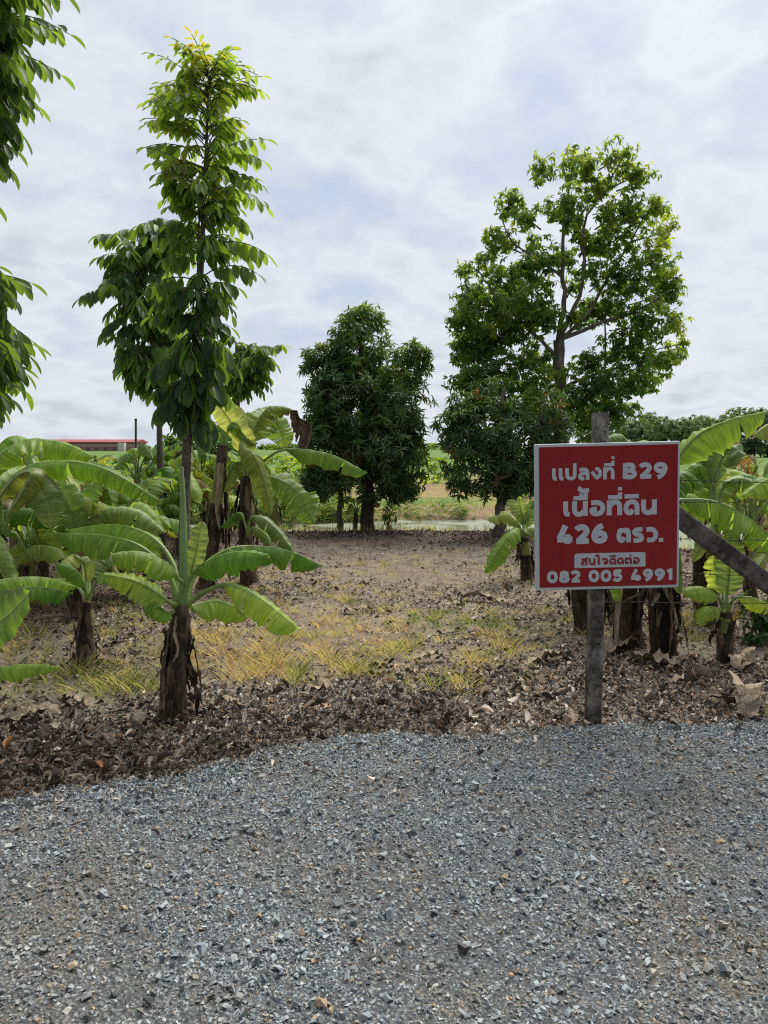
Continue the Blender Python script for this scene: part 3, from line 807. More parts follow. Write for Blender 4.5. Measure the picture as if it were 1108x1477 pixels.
    L = lambda pts, **k: banana_leaf(o, P3(pts), **k)
    L([(1030, 742, Y), (1026, 700, Y), (1010, 672, Y), (990, 690, Y)], w=.15, t0=.35, seed=121, hint=(0, -.7, .7), tears=2)
    L([(1031, 742, Y), (1034, 690, Y), (1052, 645, Y), (1078, 660, Y - .1)], w=.16, t0=.35, seed=122, hint=(.2, -.8, .6), droop=.8, tears=2, mat=M_BAN_PALE)
    L([(1032, 742, Y), (1045, 700, Y), (1072, 690, Y - .1), (1110, 710, Y - .2)], w=.14, t0=.35, seed=123, hint=(0, -.5, 1), tears=3)
    L([(1030, 742, Y), (1022, 690, Y + .1), (1018, 660, Y + .1), (1022, 632, Y + .1)], w=.10, t0=.3, seed=124, hint=(0, -1, .3), a0=.4, droop=.4, tears=0, mat=M_BAN_PALE)
    L([(1030, 742, Y), (1012, 720, Y - .2), (990, 715, Y - .3), (965, 740, Y - .4)], w=.14, t0=.3, seed=125, hint=(0, -.6, .8), tears=4)
    L([(1031, 744, Y), (1045, 740, Y - .2), (1060, 760, Y - .3), (1068, 800, Y - .3)], w=.12, t0=.25, seed=126, hint=(.3, -.8, .5), tears=4, mat=M_BAN_TORN)
    L([(1030, 744, Y), (1024, 760, Y - .2), (1015, 780, Y - .3), (1000, 810, Y - .3)], w=.10, t0=.25, seed=127, hint=(-.2, -.8, .5), tears=1, mat=M_BAN_PALE)
    b = GR(1044, 955); Y = b.y; c = PX(1048, 882, Y)
    o = plant('short banana plant under the sloping brace at the right, erect pale young leaf', b, c, .06, .04, 13, 4)
    L = lambda pts, **k: banana_leaf(o, P3(pts), **k)
    L([(1047, 880, Y), (1035, 858, Y - .05), (1012, 848, Y - .1), (984, 852, Y - .15)], w=.11, t0=.28, seed=131, hint=(0, -.5, 1), droop=1.1, tears=0)
    L([(1047, 882, Y), (1035, 876, Y - .1), (1018, 878, Y - .2), (1008, 902, Y - .25)], w=.09, t0=.25, seed=132, hint=(-.3, -.6, .8), tears=0)
    L([(1048, 880, Y), (1050, 850, Y), (1053, 820, Y), (1056, 770, Y)], w=.10, t0=.2, seed=133, hint=(-.1, -1, .2), a0=.3, droop=.3, tears=0, mat=M_BAN_PALE)
    L([(1049, 880, Y), (1060, 862, Y - .05), (1085, 862, Y - .1), (1120, 878, Y - .15)], w=.10, t0=.3, seed=134, hint=(0, -.5, 1), tears=1)
    L([(1049, 880, Y), (1042, 850, Y + .1), (1032, 815, Y + .1), (1030, 800, Y + .1)], w=.09, t0=.3, seed=135, hint=(0, -1, .3), tears=1)
    o = plant('banana plant reaching in at the right edge above the top wire', GR(1170, 915), PX(1165, 700, 5.9), .10, .07, 14, 4)
    L = lambda pts, **k: banana_leaf(o, P3(pts), **k)
    L([(1165, 700, 5.9), (1150, 640, 5.9), (1120, 610, 5.9), (1085, 628, 5.9)], w=.2, t0=.3, seed=141, hint=(0, -.5, 1), tears=1, mat=M_BAN_PALE)
    L([(1165, 700, 5.9), (1145, 690, 5.8), (1110, 690, 5.7), (1070, 715, 5.6)], w=.13, t0=.3, seed=142, hint=(0, -.5, 1), tears=3)
    L([(1165, 700, 5.9), (1140, 720, 5.8), (1110, 790, 5.6), (1080, 835, 5.4)], w=.13, t0=.3, seed=143, hint=(0, -.7, .7), tears=3, mat=M_BAN_TORN)
    # stem seen just left of the sign post
    b = GR(843, 915); Y = b.y; c = PX(835, 760, Y)
    o = plant('banana plant whose stem shows left of the concrete post under the sign', b, c, .07, .055, 15, 3, M_STEM_DD)
    rand_leaves(o, c, 4, .55, .10, 151, .3, 2.4)
    # --- fillers behind on the left, each with its own look
    fill = [(172, 838, 128, 752, 'banana plant with drooping leaves behind the arching leaf on the left', 1.15, .17, 8),
            (60, 858, 62, 748, 'leafy banana plant in the thicket close to the left edge', 1.15, .17, 8),
            (95, 828, 92, 742, 'banana plant deep in the left thicket below the red roofed hall', 1.1, .16, 7),
            (200, 792, 198, 690, 'upright young banana plant in front of the dark far pole', .9, .13, 6),
            (215, 806, 214, 765, 'low banana plant at the foot of the rear sapling', .9, .14, 7),
            (250, 770, 258, 690, 'banana plant between the two sapling trunks, far back', 1.1, .16, 8),
            (312, 778, 312, 712, 'shaded banana plant behind the leaning brown stem', 1.2, .16, 7),
            (20, 800, 15, 705, 'banana plant far back against the left edge', 1.2, .17, 7),
            (150, 775, 150, 735, 'small far banana plant under the arching leaves', 1.0, .15, 7),
            (400, 765, 398, 728, 'little far banana plant near the ditch', .8, .12, 6),
            (255, 800, 258, 735, 'shaded banana plant just behind the rolled spear leaf', 1.0, .15, 8),
            (40, 880, 45, 800, 'squat banana plant under the arching leaves at the left', .9, .15, 8),
            (185, 862, 178, 790, 'squat banana plant between the small dry-stemmed one and the saplings', .85, .14, 7),
            (120, 790, 118, 730, 'tall far banana plant in the middle of the left thicket', 1.3, .18, 8),
            (295, 790, 290, 700, 'far banana plant seen between the tall sapling and the leaning stem', 1.1, .15, 8),
            (70, 800, 75, 738, 'broad leafed banana plant at the back of the left thicket', 1.3, .18, 8),
            (230, 775, 225, 715, 'far banana plant left of the rear sapling trunk', 1.1, .16, 7),
            (1085, 872, 1080, 770, 'banana plant under the sloping brace close to the right edge', 1.0, .16, 8),
            (1010, 838, 1008, 745, 'banana plant in the gap right of the sign, behind the wires', 1.0, .16, 8),
            (870, 880, 868, 760, 'banana plant hidden for the most part behind the middle of the sign', 1.0, .15, 8),
            (160, 815, 165, 765, 'low leafy banana plant in the middle of the left thicket', 1.0, .16, 8),
            (30, 835, 32, 770, 'leafy banana plant low in the left thicket, behind the round-tipped leaf', 1.05, .17, 9),
            (110, 872, 108, 812, 'short banana plant right behind the small dry-stemmed one', .8, .14, 8),
            (215, 850, 212, 800, 'squat banana plant just left of the leaning brown stem', .8, .13, 8),
            (300, 800, 305, 745, 'bushy banana plant behind the foot of the leaning brown stem', .95, .15, 8),
            (-60, 850, -50, 720, 'banana plant mostly outside the left edge', 1.3, .18, 7)]
    for i, (bx, by, cx, cy, lab, ln, w, nl) in enumerate(fill):
        b = GR(bx, by); c = PX(cx, cy, b.y)
        o = plant(lab, b, c, .065, .045, 20 + i, 2, M_STEM_D if i % 3 else M_STEM_G, 4)
        rand_leaves(o, c, nl, ln, w, 300 + i, i * .7)
    # little plants at the foot of the mango tree
    for i, (bx, by, lab, ln) in enumerate([(512, 768, 'tiny banana plant at the foot of the round mango tree', .55), (1090, 800, 'banana plant with dry leaves near the right edge beyond the wires', 1.0)]):
        b = GR(bx, by); c = b + Vector((.02, 0, .35 if i == 0 else .8))
        o = plant(lab, b, c, .05, .035, 50 + i, 3)
        rand_leaves(o, c, 6, ln, .10, 400 + i, .4, 6.28, .8)


bananas()

# ------------------------------------------------------------------ leaf cards for trees
def leaf_template(n, fold=.25, curl=.25, widest=.45, tip=.0):
    y = np.linspace(0, 1, n); y = y ** .9
    pw = np.where(y < widest, np.sin(np.pi / 2 * np.clip(y / widest, 0, 1)) ** .8, np.cos(np.pi / 2 * np.clip((y - widest) / (1 - widest), 0, 1)) ** (.75 if not tip else tip))
    pw[0] = .06; pw[-1] = .02
    V = []; D = []
    for i in range(n):
        zc = -curl * y[i] ** 2
        for x in (-1, 0, 1):
            V.append((x * .5 * pw[i], y[i], zc + abs(x) * fold * .5 * pw[i])); D.append((.5 + .5 * x, y[i]))
    F = []
    for i in range(n - 1):
        a = i * 3; F += [(a, a + 1, a + 4, a + 3), (a + 1, a + 2, a + 5, a + 4)]
    return np.array(V), np.array(F), np.array(D)


def place(mb, tmpl, P, Dr, Nh, L, W, rnd):
    """cards: leaf axis Dr, face normal near Nh, length L, width W"""
    TV, TF, TD = tmpl
    P = np.asarray(P, float); Dr = nrm(np.asarray(Dr, float)); Nh = np.asarray(Nh, float)
    S = np.cross(Dr, Nh); bad = np.linalg.norm(S, axis=1) < 1e-3; S[bad] = np.cross(Dr[bad], np.array([.3, .5, .8])); S = nrm(S)
    N = np.cross(S, Dr)
    L = np.broadcast_to(L, (len(P),)); W = np.broadcast_to(W, (len(P),))
    V = P[:, None] + TV[None, :, 0, None] * W[:, None, None] * S[:, None] + TV[None, :, 1, None] * L[:, None, None] * Dr[:, None] + TV[None, :, 2, None] * L[:, None, None] * N[:, None]
    n, k = len(P), len(TV)
    F = (TF[None] + (np.arange(n) * k)[:, None, None]).reshape(-1, 4)
    D = np.zeros((n, k, 3)); D[..., :2] = TD[None]; D[..., 2] = np.asarray(rnd)[:, None]
    mb.add(V.reshape(-1, 3), F, D.reshape(-1, 3))


# ------------------------------------------------------------------ saplings with feathered (compound) leaves
M_SAP = mat_leaf('sapling_leaf', [(0, (.042, .080, .036)), (.35, (.066, .125, .044)), (.65, (.10, .17, .045)), (.93, (.15, .22, .065)), (1, (.21, .20, .045))], (3.6, 3.2, .9), .45, .36, .45)
T_LEAFLET = leaf_template(7, .20, .14, .52, .5)
T_LEAFLET3 = leaf_template(5, .20, .14, .52, .5)


def compound(mb, rb, base, az, el, length, pairs, ll, lw, rs, rnd, droop=.9, hang=.65, tm=None):
    """one feathered leaf: an arching stalk with hanging leaflets both sides"""
    base = np.array(base, float); hz = np.array([math.cos(az), math.sin(az), 0]); side = np.array([-math.sin(az), math.cos(az), 0])
    n = 12; pts = [base]; e = el
    for i in range(n - 1):
        pts.append(pts[-1] + (hz * math.cos(e) + np.array([0, 0, 1]) * math.sin(e)) * length / (n - 1)); e -= droop / (n - 1)
    pts = np.array(pts)
    tube(rb, pts, [.006, .0025], 4, .5, False)
    P, D, N, L, W = [], [], [], [], []
    for k in range(pairs):
        t = .25 + .72 * (k + .3) / pairs; i = t * (n - 1); j = int(i); f = i - j
        p = pts[j] * (1 - f) + pts[min(j + 1, n - 1)] * f; tg = nrm((pts[min(j + 1, n - 1)] - pts[j])[None])[0] if j < n - 1 else nrm((pts[-1] - pts[-2])[None])[0]
        for s in (-1, 1):
            d = s * side * rs.uniform(.55, .9) + tg * rs.uniform(.3, .6) + np.array([0, 0, -hang * rs.uniform(.7, 1.5)])
            P.append(p + rs.normal(0, .008, 3)); D.append(d + rs.normal(0, .16, 3)); N.append(np.array([0, 0, 1]) + s * side * .5 + rs.normal(0, .2, 3))
            z = ll * (.7 + .5 * math.sin(math.pi * (k + .7) / (pairs + .4))) * rs.uniform(.85, 1.12)
            L.append(z); W.append(lw * z / ll * rs.uniform(.9, 1.1))
    P.append(pts[-1]); D.append(pts[-1] - pts[-2] + np.array([0, 0, -.01])); N.append((0, 0, 1)); L.append(ll * .9); W.append(lw * .9)
    place(mb, tm or T_LEAFLET, np.array(P), np.array(D), np.array(N, float), np.array(L), np.array(W), np.clip(rnd + rs.normal(0, .09, len(P)), 0, 1))


G_SAP = 'slender saplings with feathered leaves'


def sapling_front():
    Y = 6.0; rs = np.random.RandomState(7)
    b = GR(262, 912); Y = b.y
    o = thing('sapling_tree', tuple(b), 'tall slender sapling rising straight behind the spear-leaved banana, yellow-green at its top', 'tree', G_SAP)
    C = spline([b - Vector((0, 0, .05))] + P3([(266, 760, Y), (272, 600, Y), (288, 420, Y), (296, 250, Y), (300, 150, Y), (301, 97, Y)]), 60)
    tr = MB(); tube(tr, C, np.interp(np.linspace(0, 1, 60), [0, .05, .3, .6, 1], [.062, .05, .038, .024, .006]), 10, .5, True, .02, rs)
    C2 = spline(P3([(271, 610, Y + .02), (283, 480, Y + .06), (287, 330, Y + .08), (290, 270, Y + .1)]), 20); tube(tr, C2, [.02, .012, .005], 7)
    part(tr, 'trunk', M_BARK, o)
    mb, rb = MB(), MB()
    ga = 2.399
    # (photo row, how far the leaves reach in photo pixels, number, young?)
    z_rows = np.concatenate([np.linspace(596, 335, 62), np.linspace(330, 102, 100)])
    reach_y = [62, 90, 130, 180, 250, 330, 400, 450, 500, 560, 600]; reach_p = [50, 58, 76, 84, 84, 84, 84, 74, 64, 52, 40]
    for i, py in enumerate(z_rows):
        y = py + rs.uniform(-4, 4); zi = PX(300, y, Y).z
        k = np.argmin(abs(C[:, 2] - zi)); p = C[k] + rs.normal(0, .01, 3)
        reach = np.interp(y, reach_y, reach_p) / FPX * Y * rs.uniform(.32 if y > 300 else .5, 1.08)
        young = np.interp(y, [60, 220, 330, 480], [.90, .78, .48, .14])
        ll = np.interp(y, [60, 130, 300, 480, 600], [.085, .11, .13, .165, .20]) * rs.uniform(.75, 1.15); lw = ll * np.interp(y, [60, 200, 500], [.30, .36, .44])
        el = R(np.interp(y, [60, 200, 500, 600], [58, 38, 22, 0]) + rs.normal(0, 17))
        rn = young + rs.normal(0, .08)
        if rs.rand() < .15: rn += .2
        compound(mb, rb, p, i * ga + rs.uniform(-.4, .4), el, reach * 1.16, rs.randint(5, 8) if y > 330 else rs.randint(6, 9), ll * (1 if y > 330 else .86), lw, rs, min(rn, .88), np.interp(y, [60, 300, 600], [1.1, 1.1, 1.5]), np.interp(y, [60, 300, 600], [.45, .8, 1.5]))
    # rosy new shoots at the very top
    for i in range(9):
        compound(mb, rb, C[-2], i * ga, R(rs.uniform(35, 75)), .30, 6, .10, .024, rs, .80 + .05 * (i % 4), .7, .2)
    lf = part(mb, 'crown', M_SAP, o); part(rb, 'leaf_stalks', M_BARK, o, True, None, lf)


def sapling_generic(label, b, ctrl, r, rows, seed, ll, pairs=6, rad=None, tone=(.1, .5), branches=(), tm=None, dens=70, ybot=None, ytop=None):
    rs = np.random.RandomState(seed)
    Y = b.y
    o = thing('sapling_tree', tuple(b), label, 'tree', G_SAP)
    C = spline([b - Vector((0, 0, .05))] + P3(ctrl), 50)
    tr = MB(); tube(tr, C, [r * 1.35, r, r * .8, r * .5, r * .2], 10, .5, True, .02, rs)
    mb, rb = MB(), MB()
    starts = []
    for pts, n, reach in branches:
        B = spline(P3(pts), 16); tube(tr, B, [r * .4, r * .12], 6); starts.append((B, n, reach))
    part(tr, 'trunk', M_BARK, o)
    ys = [q[0] for q in rows]; rp = [q[1] for q in rows]
    for i in range(dens):
        y = rs.uniform(min(ys), max(ys)); x0 = ctrl[-1][0]
        zi = PX(x0, y, Y).z; k = np.argmin(abs(C[:, 2] - zi)); p = C[k]
        rc = np.interp(y, ys, rp)
        if rc <= 0: continue
        rc = rc / FPX * Y * rs.uniform(.35, 1.08)
        tone_i = rs.uniform(*tone) + (.3 if rs.rand() < .12 else 0)
        compound(mb, rb, p, i * 2.399 + rs.uniform(-.4, .4), R(rs.normal(22, 18)), rc, pairs, ll * rs.uniform(.8, 1.15), ll * .36, rs, tone_i, 1.1, .9, tm)
    for B, n, reach in starts:
        for i in range(n):
            t = rs.uniform(.25, 1); k = int(t * 15); tone_i = rs.uniform(*tone) + (.25 if rs.rand() < .2 else 0)
            compound(mb, rb, B[k], rs.uniform(0, 6.28), R(rs.uniform(-10, 55)), reach * rs.uniform(.6, 1.1), pairs, ll * rs.uniform(.8, 1.1), ll * .36, rs, tone_i, 1.2, .9, tm)
    lf = part(mb, 'crown', M_SAP, o); part(rb, 'leaf_stalks', M_BARK, o, True, None, lf)


sapling_front()
b = GR(234, 792)
sapling_generic('second sapling with darker leaves, its trunk left of the tall sapling', b, [(232, 700, b.y), (230, 600, b.y), (232, 450, b.y), (235, 330, b.y)], .046,
                [(300, 30), (320, 55), (600, 35)], 21, .22, 6, None, (.02, .45),
                [([(233, 480, b.y), (205, 400, b.y - .1), (175, 340, b.y - .2)], 26, .62), ([(233, 430, b.y), (215, 380, b.y + .2), (205, 325, b.y + .3)], 22, .6),
                 ([(232, 520, b.y), (205, 460, b.y - .2), (170, 420, b.y - .2)], 26, .62), ([(232, 560, b.y), (215, 520, b.y - .3), (195, 500, b.y - .4)], 20, .55),
                 ([(232, 540, b.y), (222, 530, b.y + .3), (200, 540, b.y + .5)], 12, .5)], T_LEAFLET3, 50)
b = GR(352, 772)
sapling_generic('third sapling far back, its branch of leaves showing right of the tall sapling', b, [(348, 650, b.y), (342, 560, b.y), (340, 490, b.y)], .05,
                [(470, 20), (500, 40), (560, 30)], 22, .17, 5, None, (.05, .6),
                [([(342, 570, b.y), (365, 530, b.y - .1), (392, 505, b.y - .2)], 34, .45), ([(342, 560, b.y), (360, 520, b.y + .2), (370, 495, b.y + .2)], 24, .4), ([(342, 580, b.y), (352, 560, b.y), (362, 548, b.y)], 14, .35)], T_LEAFLET3, 20)
b = GR(-75, 990)
sapling_generic('sapling mostly outside the left edge, its dark leaves hanging in at the top corner', b, [(-76, 800, b.y), (-74, 500, b.y), (-70, 200, b.y), (-66, -60, b.y)], .06,
                [(-120, 120), (-15, 160), (65, 150), (115, 155), (155, 140), (195, 105), (265, 88), (290, 60), (365, 55), (385, 100), (445, 143), (495, 143), (535, 115), (575, 92)], 23, .155, 7, None, (.05, .5), (), None, 300)

# ------------------------------------------------------------------ broadleaf trees built from leaf whorls
M_MANGO = mat_leaf('mango_leaf', [(0, (.046, .086, .028)), (.45, (.080, .146, .040)), (.8, (.115, .185, .050)), (.96, (.13, .18, .05)), (1, (.16, .085, .035))], (2.8, 2.6, 1.0), .28, .38, .5)
M_ROUND = mat_leaf('tall_tree_leaf', [(0, (.044, .088, .028)), (.4, (.075, .140, .036)), (.75, (.13, .20, .045)), (1, (.24, .29, .045))], (3.2, 2.9, .9), .42, .40, .4)
T_LONG = leaf_template(4, .2, .3, .4)
T_OVAL = leaf_template(4, .2, .2, .42)


def whorl_crown(mb, blobs, nper, leaf_l, leaf_w, rs, per=(9, 14), flat=(35, 110), gap=.35, tm=T_LONG, grav=.25, tone0=.0, shell=.45):
    """leaf rosettes through the outer part of overlapping rounded masses"""
    tips = []
    P, D, N, L, W, RN = [], [], [], [], [], []
    for (c, r, tone) in blobs:
        c = np.array(c); r = np.array(r)
        n = max(4, int(nper * (r[0] * r[1] + r[1] * r[2] + r[0] * r[2]) / 3))
        for _ in range(n):
            d = nrm(rs.normal(0, 1, 3)[None])[0]; f = 1 - shell * rs.rand() ** 1.5 + rs.normal(0, .05)
            p = c + d * r * f
            g = math.sin(p[0] * 4.1 + 1.7 * math.sin(p[2] * 3.3)) * math.sin(p[2] * 4.7 + p[1] * 3.1)
            if g > 1 - 2 * gap and rs.rand() < .75: continue
            tips.append(p)
            ax = nrm((d / r * r.mean() + np.array([0, 0, .55]) + rs.normal(0, .3, 3))[None])[0]
            a1 = nrm(np.cross(ax, rs.normal(0, 1, 3))[None])[0]; a2 = np.cross(ax, a1)
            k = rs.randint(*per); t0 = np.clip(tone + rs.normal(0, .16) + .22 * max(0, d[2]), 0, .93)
            if rs.rand() < .025: t0 = 1.0
            for i in range(k):
                ph = 6.283 * i / k + rs.uniform(-.3, .3); th = R(rs.uniform(*flat))
                dd = ax * math.cos(th) + (a1 * math.cos(ph) + a2 * math.sin(ph)) * math.sin(th) + np.array([0, 0, -grav])
                P.append(p + ax * rs.uniform(-.05, .03)); D.append(dd); N.append(ax + rs.normal(0, .25, 3) + np.array([0, 0, .4]))
                z = leaf_l * rs.uniform(.7, 1.15); L.append(z); W.append(leaf_w * rs.uniform(.85, 1.15)); RN.append(np.clip(t0 + rs.normal(0, .06), 0, 1))
    place(mb, tm, np.array(P), np.array(D), np.array(N), np.array(L), np.array(W), np.array(RN))
    return tips


def limb(mb, pts, r0, r1, rs, sides=7, n=14):
    C = spline(pts, n); C[1:-1] += rs.normal(0, r0 * .25, (n - 2, 3)); tube(mb, C, [r0, (r0 + r1) * .5, r1], sides, .5, True, .02, rs); return C


def blob(px, py, Y, rx, rz, tone=.3, ry=None):
    """rounded leaf mass: centre on the photo, radii in photo pixels"""
    k = Y / FPX
    return (PX(px, py, Y), (rx * k, (ry or rx * .85) * k, rz * k), tone)


def mango_round():
    rs = np.random.RandomState(31); b = GR(530, 770); Y = b.y
    o = thing('mango_tree', tuple(b), 'dense round mango tree standing alone in the middle', 'tree', 'mango trees along the ditch')
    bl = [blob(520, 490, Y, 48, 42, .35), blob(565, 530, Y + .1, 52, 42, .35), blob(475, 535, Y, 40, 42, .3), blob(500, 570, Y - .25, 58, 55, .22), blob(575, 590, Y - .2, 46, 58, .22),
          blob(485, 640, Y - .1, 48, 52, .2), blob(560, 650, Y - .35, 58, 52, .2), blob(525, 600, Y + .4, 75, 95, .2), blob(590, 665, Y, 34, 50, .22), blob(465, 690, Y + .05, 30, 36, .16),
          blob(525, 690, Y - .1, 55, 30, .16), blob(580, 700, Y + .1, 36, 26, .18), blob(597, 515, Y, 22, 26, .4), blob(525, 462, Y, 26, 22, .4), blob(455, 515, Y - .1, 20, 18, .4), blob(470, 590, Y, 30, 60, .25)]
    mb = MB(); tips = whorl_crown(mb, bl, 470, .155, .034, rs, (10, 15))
    tr = MB()
    top = PX(528, 640, Y)
    limb(tr, [b - Vector((0, 0, .06)), PX(531, 740, Y), PX(529, 700, Y), top, PX(524, 520, Y)], .135, .03, rs, 10, 20)
    for c in bl[:12]: limb(tr, [PX(529, 700, Y), (Vector(PX(529, 690, Y)) * .5 + Vector(c[0]) * .5) + Vector((0, 0, .1)), c[0]], .045, .012, rs)
    for i in rs.permutation(len(tips))[:160]:
        p = tips[i]; c = np.array(min(bl, key=lambda q: np.linalg.norm(np.array(q[0]) - p))[0]); limb(tr, [c, (c + p) / 2 + (0, 0, -.04), p], .012, .004, rs, 4, 6)
    part(tr, 'trunk', M_BARK_D, o); part(mb, 'crown', M_MANGO, o)
    # thinner stem standing beside it
    b2 = GR(492, 768)
    o = thing('mango_tree', tuple(b2), 'thin pale stemmed young mango tree just left of the round one', 'tree', 'mango trees along the ditch')
    tr = MB(); limb(tr, [b2 - Vector((0, 0, .05)), PX(490, 730, Y), PX(492, 690, Y), PX(488, 640, Y)], .065, .02, rs); mb = MB()
    whorl_crown(mb, [blob(470, 700, Y - .25, 22, 20, .2), blob(448, 690, Y - .1, 18, 24, .22), blob(495, 712, Y - .3, 18, 14, .2)], 430, .16, .034, rs, (9, 13))
    part(tr, 'trunk', M_BARK_G, o); part(mb, 'crown', M_MANGO, o)


def mango_dark():
    rs = np.random.RandomState(33); b = GR(720, 778); Y = b.y
    o = thing('mango_tree', tuple(b), 'dark bushy mango tree with low skirts, left of the red sign', 'tree', 'mango trees along the ditch')
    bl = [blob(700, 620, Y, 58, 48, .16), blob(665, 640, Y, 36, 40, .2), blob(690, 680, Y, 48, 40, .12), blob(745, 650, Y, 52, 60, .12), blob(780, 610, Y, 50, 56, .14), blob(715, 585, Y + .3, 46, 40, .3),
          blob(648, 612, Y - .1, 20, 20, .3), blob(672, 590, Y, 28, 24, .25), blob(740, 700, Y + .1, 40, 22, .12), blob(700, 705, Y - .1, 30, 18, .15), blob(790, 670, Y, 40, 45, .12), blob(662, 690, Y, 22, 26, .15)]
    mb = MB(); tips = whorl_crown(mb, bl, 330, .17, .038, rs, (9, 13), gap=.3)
    tr = MB(); limb(tr, [b - Vector((0, 0, .06)), PX(722, 740, Y), PX(724, 690, Y), PX(728, 560, Y)], .10, .03, rs, 10, 18)
    for c in bl[:9]: limb(tr, [PX(724, 690, Y), (Vector(PX(724, 680, Y)) * .5 + Vector(c[0]) * .5) + Vector((0, 0, .1)), c[0]], .04, .012, rs)
    for i in rs.permutation(len(tips))[:140]:
        p = tips[i]; c = np.array(min(bl, key=lambda q: np.linalg.norm(np.array(q[0]) - p))[0]); limb(tr, [c, (c + p) / 2 + (0, 0, -.04), p], .012, .004, rs, 4, 6)
    part(tr, 'trunk', M_BARK_G, o); part(mb, 'crown', M_MANGO, o)


def tall_tree():
    rs = np.random.RandomState(37); Y = 13.6
    b = Vector((PX(806, 700, Y).x, Y, -.1))
    b.z = float(ground_z(b.x, b.y))
    o = thing('tall_tree', tuple(b), 'tall airy broadleaf tree with forked trunk rising behind the red sign', 'tree')
    raw = [(835, 235, 30, 32, .6), (888, 225, 24, 30, .6), (905, 215, 14, 18, .65), (780, 240, 26, 24, .55), (930, 255, 20, 18, .6), (865, 270, 28, 26, .45), (825, 290, 30, 28, .4), (735, 295, 24, 28, .5),
           (760, 310, 26, 20, .4), (722, 345, 30, 26, .45), (775, 350, 24, 18, .35), (905, 300, 34, 30, .4), (945, 300, 24, 24, .5), (960, 330, 22, 26, .55), (900, 345, 38, 32, .3), (950, 370, 30, 34, .45),
           (830, 330, 22, 20, .35), (840, 385, 30, 18, .4), (690, 390, 28, 24, .45), (735, 405, 36, 28, .4), (700, 440, 40, 34, .25), (755, 425, 34, 24, .4), (672, 465, 22, 18, .45), (900, 400, 44, 36, .22),
           (960, 420, 26, 34, .45), (880, 440, 36, 30, .2), (930, 460, 40, 32, .3), (972, 470, 24, 22, .6), (790, 455, 24, 16, .35), (735, 480, 44, 32, .18), (690, 505, 34, 32, .2), (668, 540, 24, 22, .35),
           (720, 545, 46, 34, .12), (770, 520, 34, 24, .35), (790, 545, 34, 30, .4), (760, 575, 40, 30, .25), (900, 500, 40, 28, .2), (950, 515, 36, 26, .35), (975, 500, 16, 20, .55), (850, 520, 30, 20, .3), (860, 555, 44, 26, .12),
           (910, 545, 34, 26, .18), (830, 580, 40, 24, .14), (880, 590, 30, 20, .14), (940, 545, 24, 20, .3), (800, 600, 40, 30, .14), (850, 610, 44, 26, .12), (790, 375, 26, 18, .4), (862, 350, 26, 22, .4), (865, 400, 24, 20, .35), (800, 300, 22, 18, .45), (775, 455, 26, 22, .3), (850, 450, 26, 22, .25), (825, 410, 16, 14, .4), (700, 480, 34, 30, .25), (665, 500, 20, 22, .4), (740, 450, 34, 28, .3), (675, 425, 20, 22, .45), (880, 310, 24, 24, .5), (915, 250, 20, 22, .55), (850, 240, 20, 20, .55), (955, 400, 22, 24, .5), (985, 490, 14, 16, .65), (812, 365, 22, 18, .4), (845, 350, 20, 18, .4), (790, 410, 18, 14, .4), (828, 455, 16, 12, .35), (760, 385, 22, 16, .4), (818, 318, 18, 16, .45), (700, 575, 34, 28, .15), (905, 590, 22, 14, .3)]
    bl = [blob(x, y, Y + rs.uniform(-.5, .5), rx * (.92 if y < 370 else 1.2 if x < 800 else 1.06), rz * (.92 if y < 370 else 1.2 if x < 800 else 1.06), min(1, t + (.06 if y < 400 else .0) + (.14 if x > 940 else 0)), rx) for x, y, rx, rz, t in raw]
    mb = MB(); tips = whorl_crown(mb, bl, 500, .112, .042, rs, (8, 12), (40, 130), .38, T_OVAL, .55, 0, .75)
    tr = MB()
    J = PX(806, 490, Y)
    limb(tr, [b - Vector((0, 0, .06)), PX(806, 640, Y), PX(808, 545, Y), J], .13, .10, rs, 10, 18)
    A = [PX(813, 430, Y), PX(812, 340, Y), PX(825, 250, Y)]
    limb(tr, [J] + A, .055, .012, rs, 8, 18)
    limb(tr, [J, PX(828, 445, Y - .1), PX(842, 400, Y - .15), PX(843, 320, Y - .1), PX(872, 275, Y), PX(900, 225, Y)], .042, .01, rs, 8, 18)
    limb(tr, [J, PX(845, 455, Y + .1), PX(890, 380, Y + .2), PX(945, 290, Y + .2)], .036, .01, rs, 8, 16)
    limb(tr, [J, PX(855, 470, Y - .1), PX(915, 450, Y - .2), PX(965, 420, Y - .2)], .045, .01, rs, 7)
    limb(tr, [PX(811, 400, Y), PX(780, 375, Y), PX(740, 350, Y), PX(722, 310, Y)], .028, .008, rs, 7)
    limb(tr, [PX(808, 520, Y), PX(770, 480, Y), PX(720, 430, Y), PX(690, 390, Y)], .04, .01, rs, 7)
    limb(tr, [PX(808, 540, Y), PX(760, 530, Y), PX(700, 520, Y)], .04, .01, rs, 7)
    limb(tr, [PX(808, 560, Y), PX(860, 540, Y), PX(930, 520, Y)], .04, .01, rs, 7)
    limb(tr, [PX(870, 600, Y + .3), PX(872, 520, Y + .3), PX(874, 430, Y + .3)], .03, .01, rs, 7)
    for c in bl:
        z = np.array(c[0]); limb(tr, [z + np.array([(808 - 554) / FPX * Y - z[0], 0, 0]) * .35 + (0, 0, -.25), z + (0, 0, -.05), z + (0, 0, .1)], .016, .006, rs, 5, 8)
    for i in rs.permutation(len(tips))[:260]:
        p = tips[i]; c = np.array(min(bl, key=lambda q: np.linalg.norm(np.array(q[0]) - p))[0]); limb(tr, [c, (c + p) / 2 + (0, 0, -.03), p], .009, .003, rs, 4, 5)
    part(tr, 'trunk', M_BARK_G, o); part(mb, 'crown', M_ROUND, o)


mango_round(); mango_dark(); tall_tree()

